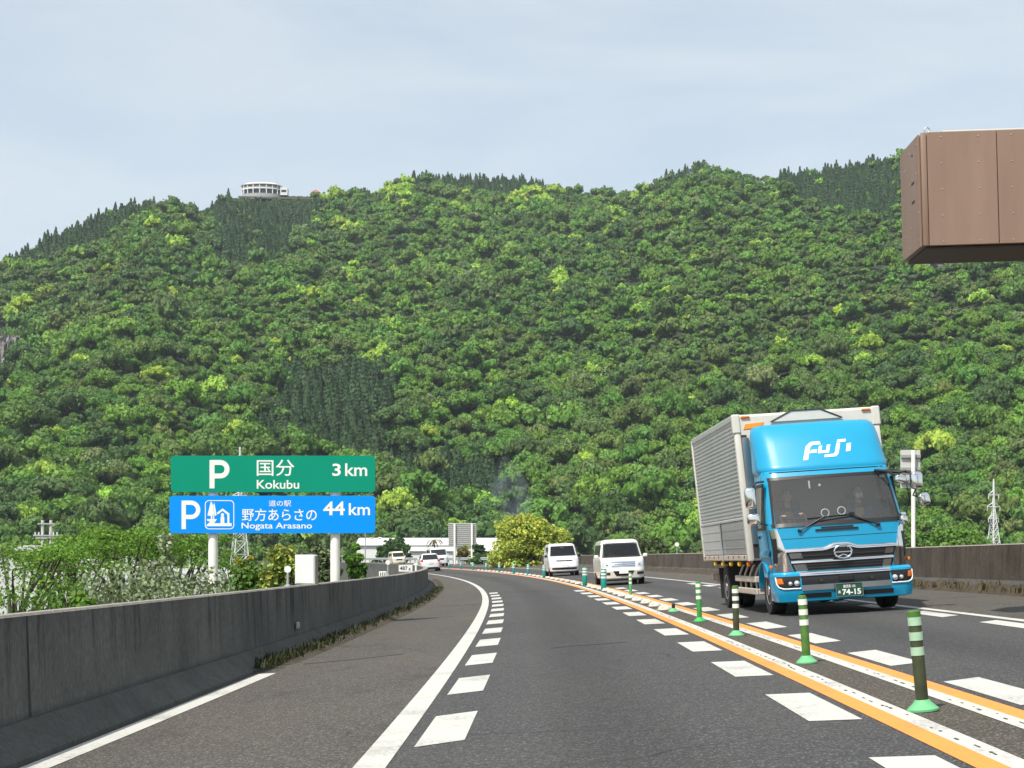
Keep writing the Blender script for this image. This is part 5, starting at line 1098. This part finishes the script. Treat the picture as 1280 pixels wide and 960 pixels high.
# ------------------------------------------------------------------ plants one can tell apart
def quads_obj(name, Q, T, m, parent):
    n = len(Q); me = bpy.data.meshes.new(name); me.vertices.add(n * 4); me.vertices.foreach_set('co', np.ascontiguousarray(Q, np.float32).reshape(-1))
    me.loops.add(n * 4); me.loops.foreach_set('vertex_index', np.arange(n * 4, dtype=np.int32)); me.polygons.add(n); me.polygons.foreach_set('loop_start', np.arange(0, n * 4, 4, dtype=np.int32))
    a = me.attributes.new('tint', 'FLOAT_COLOR', 'FACE'); tt = np.ones((n, 4), np.float32); tt[:, :3] = T; a.data.foreach_set('color', tt.reshape(-1)); me.materials.append(m); me.update(calc_edges=True)
    o = bpy.data.objects.new(name, me); COL.objects.link(o); o.parent = parent; return o
M_leaf = leaf('tree_leaves', None, trans=.32, rough=.55); M_bark = mat('bark', (.035, .027, .020), .9, col2=(.07, .055, .042), scale=8, bump=.6, bscale=30)
GZ = -6.2
def tree(name, label, px, D, top, width, cols, nleaf, lsize, seed, clusters=22, flat=.45, base=None, cat='tree', trunk_r=.09, crown_from=.45, group=None, up=.5, slim=1.0, depth=1.0, trunk_px=None):
    """top: photo height of the crown's top at that distance; width: crown width in metres"""
    rs = np.random.RandomState(seed); c = at(px, top, D); h = c.z - (GZ if base is None else base); z0 = GZ if base is None else base
    root = thing(name, label, cat, (c.x, c.y, z0), group=group)
    cz0 = h * crown_from; C = []
    for k in range(clusters):
        a = rs.uniform(0, 6.283); r = math.sqrt(rs.uniform(.02, 1)) ; t = rs.uniform(0, 1) ** .7
        rad = width / 2 * (1 - .55 * max(0, t - .35) / .65 * slim) * r
        C.append((rad * math.cos(a), rad * math.sin(a) * depth, cz0 + (h - cz0 - width * .10) * t * (1 - .12 * r * r), width * rs.uniform(.13, .24)))
    C = np.array(C)
    b = MB(); f = Vector((rs.normal(0, .1), rs.normal(0, .1), h * crown_from * .75)); b.tube([(0, 0, -.3), f * .5 + Vector((.04, 0, 0)), f], [trunk_r * 1.3, trunk_r, trunk_r * .8], 8)
    for k in range(0, clusters):
        e = Vector(C[k][:3]); m1 = f.lerp(e, .45) + Vector((rs.normal(0, .07), rs.normal(0, .07), .06)) * width * .5; s_ = f * rs.uniform(.55, 1.)
        b.tube([s_, m1, e], [trunk_r * .50, trunk_r * .34, trunk_r * .14], 5, caps=False)
    b.build('trunk', M_bark, root, 40)
    w_ = C[:, 3] ** 2; idx = rs.choice(len(C), nleaf, p=w_ / w_.sum()); n = rs.normal(0, 1, (nleaf, 3)); n /= np.linalg.norm(n, axis=1)[:, None]
    P = C[idx, :3] + n * C[idx, 3:4] * np.array([1, 1, flat]) * rs.uniform(.25, 1.1, (nleaf, 1)) ** .6
    nn = n * .6; nn[:, 2] += up
    Q = cards(P, nn, lsize, rs, .55, 1.6); T = np.array(cols)[rs.randint(0, len(cols), nleaf)] * rs.uniform(.8, 1.25, (nleaf, 1)) * (np.array([.85, 1., 1.18])[rs.randint(0, 3, clusters)][idx])[:, None]
    quads_obj('crown', Q, T, M_leaf, root); return root
G = lambda r, g, b: (r, g, b)
fresh = [G(.12, .24, .025), G(.17, .30, .035), G(.085, .19, .022)]; mid = [G(.055, .125, .022), G(.08, .17, .03)]; olive = [G(.17, .20, .09), G(.24, .27, .15), G(.11, .14, .06)]; lime = [G(.44, .50, .07), G(.30, .42, .06), G(.54, .55, .11)]; darkg = [G(.03, .07, .02), G(.05, .10, .025)]
silver = [G(.24, .30, .16), G(.17, .23, .10), G(.30, .35, .22), G(.13, .19, .06)]
sg = dict(group='silk trees behind the left wall', slim=.3)
tree('silk_tree', 'spreading fresh green tree with bare dark limbs at the left edge', 14, 40, 655, 4.4, fresh, 5200, .026, 1, 26, .26, crown_from=.80, trunk_r=.13, **sg)
tree('silk_tree', 'fresh green flat-topped tree right of the twin utility poles', 88, 46, 660, 3.4, fresh, 4800, .029, 2, 22, .26, crown_from=.83, trunk_r=.13, **sg)
tree('silk_tree', 'tallest fresh green flat-topped tree, left of the big road sign', 158, 54, 640, 3.8, fresh, 6800, .033, 3, 26, .28, crown_from=.80, trunk_r=.14, **sg)
tree('silk_tree', 'fresh green tree partly hidden behind the left post of the road sign', 224, 62, 652, 4.6, fresh, 6400, .038, 4, 26, .28, crown_from=.78, trunk_r=.14, **sg)
tree('silk_tree', 'small twiggy green tree low against the wall at the far left', 40, 28, 712, 2.3, fresh + mid, 1700, .026, 5, 22, .35, crown_from=.70, trunk_r=.07, **sg)
tree('silver_bush', 'broad silvery green bush leaning over the left wall', 184, 23.5, 690, 2.3, silver, 17000, .021, 6, 60, .8, base=-3.2, cat='bush', trunk_r=.04, crown_from=.35, up=.2, slim=.6)
tree('silver_bush', 'wispy pale sprig rising above the silvery bush', 205, 25, 660, .75, silver, 900, .026, 61, 16, .9, base=-2.6, cat='bush', trunk_r=.02, crown_from=.55, up=.1)
tree('silver_bush', 'thin grey green bush at the foot of the left sign post', 272, 28, 706, 1.3, silver + olive, 3200, .028, 7, 26, .8, base=-3.4, cat='bush', trunk_r=.03, crown_from=.4, up=.2)
tree('green_bush', 'bright green young bush in front of the pale greenhouse', 118, 21, 726, .9, fresh, 1500, .03, 8, 18, .8, base=-3, cat='bush', trunk_r=.03, crown_from=.5)
tree('green_bush', 'mid green rounded bush between the two sign posts', 308, 42, 690, 1.9, [G(.10, .19, .03), G(.07, .15, .025)], 5200, .045, 9, 34, .8, cat='bush', trunk_r=.06, crown_from=.5)
tree('yellow_bush', 'yellow green bush beside the white cabinet', 352, 40, 668, 1.7, lime + mid + [G(.24, .22, .07)], 5600, .042, 10, 36, .8, cat='bush', trunk_r=.06, crown_from=.5)
tree('olive_bush', 'dull olive green bush behind the right sign post', 403, 48, 662, 1.3, olive + darkg, 4200, .045, 11, 30, .9, cat='bush', trunk_r=.06, crown_from=.5, slim=.4)
tree('golden_tree', 'small golden yellow tree under the road sign', 305, 82, 681, 1.5, [G(.38, .34, .03), G(.30, .30, .04)], 1800, .07, 12, 18, .6, trunk_r=.09, crown_from=.6)
tree('green_bush', 'dense bright green bush right of the sign, before the curving wall', 440, 56, 675, 1.15, [G(.09, .20, .025), G(.13, .26, .03), G(.06, .14, .02)], 5200, .05, 13, 36, .7, cat='bush', trunk_r=.06, crown_from=.5, slim=.5)
tree('round_tree', 'dark round tree beyond the ivory van', 497, 312, 671, 6.6, darkg + mid, 3200, .24, 14, 26, .7, trunk_r=.25, crown_from=.35)
tree('round_tree', 'smaller green tree left of the dark round tree', 478, 318, 680, 4.2, mid, 1800, .24, 15, 18, .7, trunk_r=.2, crown_from=.35)
tree('dark_pine', 'dark spreading tree in front of the right post of the ribbed sign back', 602, 208, 677, 3.2, darkg, 1800, .17, 16, 20, .4, trunk_r=.15, crown_from=.6)
tree('low_shrub', 'dark low shrub at the foot of the ribbed sign back', 606, 200, 692, 4.2, darkg + mid, 1500, .16, 17, 18, .5, cat='shrub', trunk_r=.08, crown_from=.85)
tree('low_shrub', 'reddish brown shrub under the ribbed sign back', 577, 222, 684, 2.4, [G(.20, .10, .04), G(.14, .14, .04), G(.10, .14, .04)], 1100, .16, 18, 14, .6, cat='shrub', trunk_r=.08, crown_from=.8)
tree('low_shrub', 'yellow green shrub between the posts of the ribbed sign back', 583, 228, 679, 1.8, lime, 900, .15, 19, 12, .7, cat='shrub', trunk_r=.08, crown_from=.75)
tree('yellow_tree', 'big yellow green tree in new leaf behind the delivery van', 657, 158, 637, 6.6, lime + [G(.44, .44, .07), G(.20, .32, .05)], 20000, .095, 20, 60, .6, trunk_r=.22, crown_from=.45, slim=.8)
tree('yellow_tree', 'lower yellow green tree falling away right of the big one', 694, 160, 657, 4.4, lime + [G(.44, .42, .08), G(.20, .32, .05)], 9500, .095, 21, 34, .6, trunk_r=.18, crown_from=.5, slim=.8)
tree('green_tree', 'light green rounded tree low beyond the brown wall, left of the right pylon', 1192, 200, 656, 9.0, [G(.14, .26, .04), G(.10, .20, .03)], 5200, .22, 22, 40, .55, trunk_r=.2, crown_from=.5)
tree('green_tree', 'mid green tree beyond the brown wall just behind the truck mirrors', 1148, 205, 662, 6.0, mid + fresh[:1], 3200, .22, 23, 28, .6, trunk_r=.2, crown_from=.5)
tree('dusky_tree', 'brownish green tree beyond the brown wall left of the truck', 800, 190, 668, 8.0, [G(.09, .12, .04), G(.07, .11, .035)], 3600, .22, 24, 30, .6, trunk_r=.2, crown_from=.5)
# palm
c = at(543, 672, 318); pm = thing('palm_tree', 'lone brownish palm standing before the white warehouse', 'palm tree', (c.x, c.y, GZ)); hP = c.z - GZ - .5
MB().tube([(0, 0, 0), (.15, 0, hP * .5), (0, 0, hP)], [.22, .17, .15], 8).build('trunk', M_bark, pm, 40)
b = MB(); rs = np.random.RandomState(4)
for k in range(16):
    a = k * .3927 + rs.normal(0, .1); e = rs.uniform(-.2, .8); d = Vector((math.cos(a), math.sin(a), 0)); s_ = Vector((-d.y, d.x, 0)); P = [Vector((0, 0, hP)) + d * (1.9 * t) + Vector((0, 0, 1.2 * e * t - 1.6 * t * t + .3 * t)) for t in (0, .3, .6, .85, 1.)]
    for i in range(4): b.add([P[i] - s_ * .16, P[i] + s_ * .16, P[i + 1] + s_ * .12, P[i + 1] - s_ * .12], [(0, 1, 2, 3)])
b.build('fronds', leaf('palm_fronds', (.15, .13, .05)), pm, 0)

# ------------------------------------------------------------------ buildings
M_white_b = mat('white_cladding', (.70, .70, .68), .5, var=.04, scale=1.2); M_gh = mat('greenhouse_film', (.60, .62, .60), .35, var=.05, scale=1.5); M_gh_r = mat('greenhouse_rib', (.40, .41, .40), .6); M_roof_g = mat('grey_roof', (.34, .34, .34), .6, var=.1, scale=1); M_win = mat('window_dark', (.03, .035, .04), .1)
def tunnel(label, px, D, top, w_, ln, rot, base=GZ, group=None):
    c = at(px, top, D); h = c.z - base; t = thing('greenhouse', label, 'greenhouse', (c.x, c.y, base), (0, 0, rot), group); n = 14
    arc = [(w_ / 2 * math.cos(math.pi * i / n), h * .62 + h * .38 * math.sin(math.pi * i / n)) for i in range(n + 1)]; P = [(w_ / 2, 0)] + arc + [(-w_ / 2, 0)]
    b = MB(); b.loft([[(x, y, z) for x, z in P] for y in (0, ln)]); b.build('film_cover', M_gh, t, 30)
    for k in range(9):
        b = MB(); y = ln * k / 8; b.tube([(x * 1.003, y, z * 1.002 + .01) for x, z in P], .045, 5); b.build('rib', M_gh_r, t)
    for k in range(-3, 4):
        x = w_ * k / 8; zt = h * .62 + h * .38 * math.sqrt(max(0, 1 - (2 * x / w_) ** 2)); b = MB(); b.box((x, -.03, zt / 2), (.05, .05, zt - .1)); b.build('end_bar', M_gh_r, t)
    b = MB(); b.box((0, -.05, h * .22), (w_ * .25, .06, h * .44)); b.build('door', M_roof_g, t); return t
tunnel('white film greenhouse with a rounded roof at the far left behind bare limbs', 28, 76, 694, 5.6, 16, R(6), group='greenhouses behind the left wall')
tunnel('white film greenhouse with vertical bars, centre of the three by the left wall', 118, 84, 701, 5.2, 16, R(3), group='greenhouses behind the left wall')
tunnel('low white film greenhouse beside the silvery bush', 205, 92, 712, 5.0, 16, R(-2), group='greenhouses behind the left wall')
def shed(name, label, px0, px1, top, eave, D, ln, m_wall=M_white_b, m_roof=M_white_b, base=GZ, windows=0, cat='building', monitor=False):
    a = at(px0, top, D); b_ = at(px1, top, D); w_ = b_.x - a.x; h = at(0, eave, D).z - base; hr = a.z - base
    t = thing(name, label, cat, ((a.x + b_.x) / 2, D, base)); MB().box((0, ln / 2, h / 2), (w_, ln, h)).build('wall', m_wall, t)
    rf = MB().prism([(-.3, h), (ln / 2, hr), (ln + .3, h), (ln + .3, h + .12), (ln / 2, hr + .14), (-.3, h + .12)], -w_ / 2 - .3, w_ / 2 + .3, 'x').build('roof', m_roof, t, 0)
    for k in range(int(w_ / 3.2)):
        x = -w_ / 2 + 3.2 * (k + .7); MB().tube([(x, -.3, h + .13), (x, ln / 2, hr + .15)], .05, 4).build('roof_seam', M_gh_r, rf)
    MB().box((0, -.36, h + .02), (w_ + .5, .14, .16)).build('gutter', M_gh_r, t)
    for k in range(windows):
        x = -w_ / 2 + w_ * (k + .5) / windows; f = MB().box((x, -.03, h * .62), (w_ / windows * .55, .06, h * .22)).build('window', M_plate_w, t); MB().box((x, -.065, h * .62), (w_ / windows * .48, .02, h * .17)).build('pane', M_win, f)
    return t
shed('warehouse', 'long low white warehouse stretching behind the far traffic', 446, 640, 672.5, 682, 345, 16, windows=0)
shed('warehouse', 'lower white shed in front of the long warehouse, behind the minivan', 512, 566, 684, 689, 325, 10, windows=6)
shed('warehouse', 'white shed with a row of windows at the right end of the long warehouse', 596, 632, 682, 689, 300, 10, windows=4)
shed('shed', 'small grey roofed shed above the left greenhouses', 141, 166, 695, 699, 140, 6, m_roof=M_roof_g, cat='shed', windows=2)
shed('house', 'small white house half hidden left of the twin utility poles', 20, 42, 683, 688, 160, 7, m_roof=M_roof_g, cat='house', windows=2)
shed('house', 'small white walled house behind the left sign post', 236, 262, 690, 695, 150, 7, m_roof=M_roof_g, cat='house', windows=2)
# hilltop pavilion
bx_, by_ = (327 - 640) / 2000 * 950, 950.; bz = EYE + (702 - 245.2) / 2000 * 950
pv = thing('hilltop_pavilion', 'white rounded pavilion with columns on the hilltop', 'pavilion', (bx_, by_, bz))
def oval(a, b2, z, n=40): return [(a * math.cos(2 * math.pi * i / n), b2 * math.sin(2 * math.pi * i / n), z) for i in range(n)]
A, Bv = 11.8, 7.5
MB().loft([oval(A, Bv, -3), oval(A, Bv, .3)]).build('plinth', M_roof_g, pv); MB().loft([oval(A * .9, Bv * .88, .3), oval(A * .9, Bv * .88, 6.3)]).build('glazed_wall', M_win, pv)
MB().loft([oval(A, Bv, 3.0), oval(A, Bv, 3.9)]).build('balcony', M_white_b, pv); MB().loft([oval(A, Bv, 4.3), oval(A * .985, Bv * .98, 4.31), oval(A * .985, Bv * .98, 4.6), oval(A, Bv, 4.6)]).build('rail_band', M_white_b, pv)
MB().loft([oval(A * 1.03, Bv * 1.03, 5.5), oval(A * 1.05, Bv * 1.05, 5.9), oval(A * .8, Bv * .8, 7.0), oval(A * .3, Bv * .3, 7.6)]).build('roof', M_white_b, pv, 50)
for k in range(18):
    a = 2 * math.pi * (k + .5) / 18; MB().tube([(A * .97 * math.cos(a), Bv * .97 * math.sin(a), .3), (A * .97 * math.cos(a), Bv * .97 * math.sin(a), 5.6)], .34, 8).build('column', M_white_b, pv, 40)
MB().tube([(9, 0, 6.8), (9, 0, 11)], .12, 6).build('mast', M_galv, pv); MB().box((13.6, 0, 2.2), (4.2, 6, 4.4)).build('annex', M_white_b, pv); MB().box((13.6, -3.02, 2.4), (3, .1, 1.4)).build('annex_window', M_win, pv)
w2 = at(395, 244, 955); t = thing('orange_shelter', 'small orange roofed shelter among the trees right of the pavilion', 'shelter', (w2.x, w2.y, w2.z - .2)); MB().box((0, 0, .2), (4.2, 3, 3.0)).build('wall', mat('pale_orange', (.55, .30, .18), .7), t); MB().prism([(-2.6, 1.7), (2.6, 1.7), (0, 3.2)], -1.8, 1.8).build('roof', mat('orange_roof', (.60, .22, .10), .7), t)
w2 = at(332, 246.5, 935); t = thing('terrace_wall', 'thin dark terrace wall along the hilltop below the pavilion', 'wall', (w2.x, w2.y, w2.z - 3)); t['kind'] = 'thing'; MB().box((7, 0, 2.6), (46, .6, 1.0), (0, R(1.5), 0), bevel=.05).build('wall_face', mat('terrace_dark', (.10, .11, .08), .9), t)

# ------------------------------------------------------------------ poles, pylons, lamp post
M_pyl = mat('pylon_steel', (.62, .63, .62), .55)
def pylon(label, px, D, top, base_px, base, arms, group='pylons'):
    c = at(px, top, D); h = c.z - base; w0 = base_px * D / 2000 / 2; t = thing('pylon', label, 'pylon', (c.x, c.y, base), (0, 0, R(24)), group); wt = w0 * .10; r = D / 2000 * .62
    hw = lambda z: w0 + (wt - w0) * min(1, z / (h * .72)) if z < h * .72 else wt * (1 - .7 * (z - h * .72) / (h * .28))
    Z = [0]; 
    while Z[-1] < h * .97: Z.append(Z[-1] + max(.9, hw(Z[-1]) * 1.9))
    Z[-1] = h; b = MB()
    for sx in (-1, 1):
        for sy in (-1, 1): b.tube([(sx * hw(z), sy * hw(z), z) for z in Z], r, 4)
    for z0, z1 in zip(Z[:-1], Z[1:]):
        for k in range(4):
            q = [(-1, -1), (1, -1), (1, 1), (-1, 1)]; a, d = q[k], q[(k + 1) % 4]
            b.tube([(a[0] * hw(z0), a[1] * hw(z0), z0), (d[0] * hw(z1), d[1] * hw(z1), z1)], r * .6, 3); b.tube([(d[0] * hw(z0), d[1] * hw(z0), z0), (a[0] * hw(z1), a[1] * hw(z1), z1)], r * .6, 3); b.tube([(a[0] * hw(z1), a[1] * hw(z1), z1), (d[0] * hw(z1), d[1] * hw(z1), z1)], r * .6, 3)
    b.build('tower', M_pyl, t, 0)
    for f, ln in arms:
        z = h * f; b = MB()
        for s in (-1, 1):
            for sy in (-1, 1): b.tube([(0, sy * hw(z), z), (s * ln, 0, z - .1)], r * .8, 4); b.tube([(0, sy * hw(z), z + 1.), (s * ln, 0, z)], r * .6, 4)
            b.tube([(s * ln, 0, z), (s * ln, 0, z - .9)], r * .9, 4)
        b.build('cross_arm', M_pyl, t, 0)
pylon('white lattice pylon standing at the foot of the hill on the right', 1242, 340, 599, 19, -6.2 + 4, [(.84, 1.35), (.72, 1.7), (.60, 1.35)])
pylon('tall lattice pylon half hidden behind the big road sign', 300, 395, 559, 25, -5.8, [(.90, 1.7), (.78, 2.2), (.66, 1.8)])
hp = at(58.5, 650, 105); t = thing('twin_utility_pole', 'pair of pale concrete utility poles joined by crossarms on the left', 'utility pole', (hp.x, hp.y, GZ)); hh = hp.z - GZ; sx = 5.2 * 105 / 2000
for s in (-1, 1): MB().tube([(s * sx, 0, 0), (s * sx, 0, hh)], [.15, .10], 10).build('pole', mat('pole_concrete', (.50, .49, .46), .8), t, 40)
for dz, l in ((.25, .56), (1.02, .85), (1.18, .7)): MB().box((.0, -.14, hh - dz), (l * 2, .07, .09)).build('crossarm', M_galv, t)
for k in range(-3, 4):
    if k: MB().tube([(k * .24, -.14, hh - .98), (k * .24, -.14, hh - .80)], .045, 8).build('insulator', M_plate_w, t)
hp = at(134, 683, 120); t = thing('utility_pole', 'thin single utility pole with a short crossarm above the greenhouses', 'utility pole', (hp.x, hp.y, GZ)); hh = hp.z - GZ
MB().tube([(0, 0, 0), (0, 0, hh)], [.12, .07], 8).build('pole', M_galv, t, 40); MB().box((0, -.1, hh - .12), (.75, .06, .08)).build('crossarm', M_galv, t)
hp = at(456.5, 662, 292); t = thing('lamp_post', 'thin grey lamp post beside the pale silver car', 'lamp post', (hp.x, hp.y, GZ)); hh = hp.z - GZ
MB().tube([(0, 0, 0), (0, 0, hh)], [.16, .09], 8).build('pole', M_galv, t, 40); MB().tube([(0, 0, hh), (.5, 0, hh + .15), (1.3, 0, hh + .1)], .07, 6).build('arm', M_galv, t)
for x, z in ((1.4, -1.6), (2.6, -1.7), (3.4, -1.5)): MB().box((x * .8, 0, hh + z), (.7, .3, .22), bevel=.08).build('lamp_head', M_plate_w, t)
MB().tube([(0, 0, hh - 1.7), (2.9, 0, hh - 1.7)], .06, 6).build('crossbar', M_galv, t)

# a thin wisp of bonfire smoke over the yellow green tree
c = at(638, 655, 285)
m = bpy.data.materials.new('smoke_volume'); m.use_nodes = True; n = m.node_tree.nodes; l = m.node_tree.links; n.remove(n['Principled BSDF'])
v = n.new('ShaderNodeVolumePrincipled'); v.inputs['Color'].default_value = (.70, .80, .95, 1); t = n.new('ShaderNodeTexCoord'); q = n.new('ShaderNodeTexNoise'); q.inputs['Scale'].default_value = .28; q.inputs['Detail'].default_value = 3
r = n.new('ShaderNodeValToRGB'); r.color_ramp.elements[0].position = .38; r.color_ramp.elements[1].position = .72; mu = n.new('ShaderNodeMath'); mu.operation = 'MULTIPLY'; mu.inputs[1].default_value = .055
l.new(t.outputs['Object'], q.inputs['Vector']); l.new(q.outputs['Fac'], r.inputs[0]); l.new(r.outputs[0], mu.inputs[0]); l.new(mu.outputs[0], v.inputs['Density']); l.new(v.outputs[0], n['Material Output'].inputs['Volume'])
b = MB(); b.loft([[(rr * math.cos(i * .5236) + o, rr * math.sin(i * .5236), z) for i in range(12)] for rr, z, o in ((1.2, -5, -1), (2.6, -2, 0), (3.6, 2, .4), (3.8, 6, .2), (2.6, 9.5, -.6), (.8, 12, -1.2))])
tag(b.build('smoke', m, smooth=0, loc=c), 'thin bluish wisp of smoke rising at the foot of the hill', 'smoke', kind='stuff')
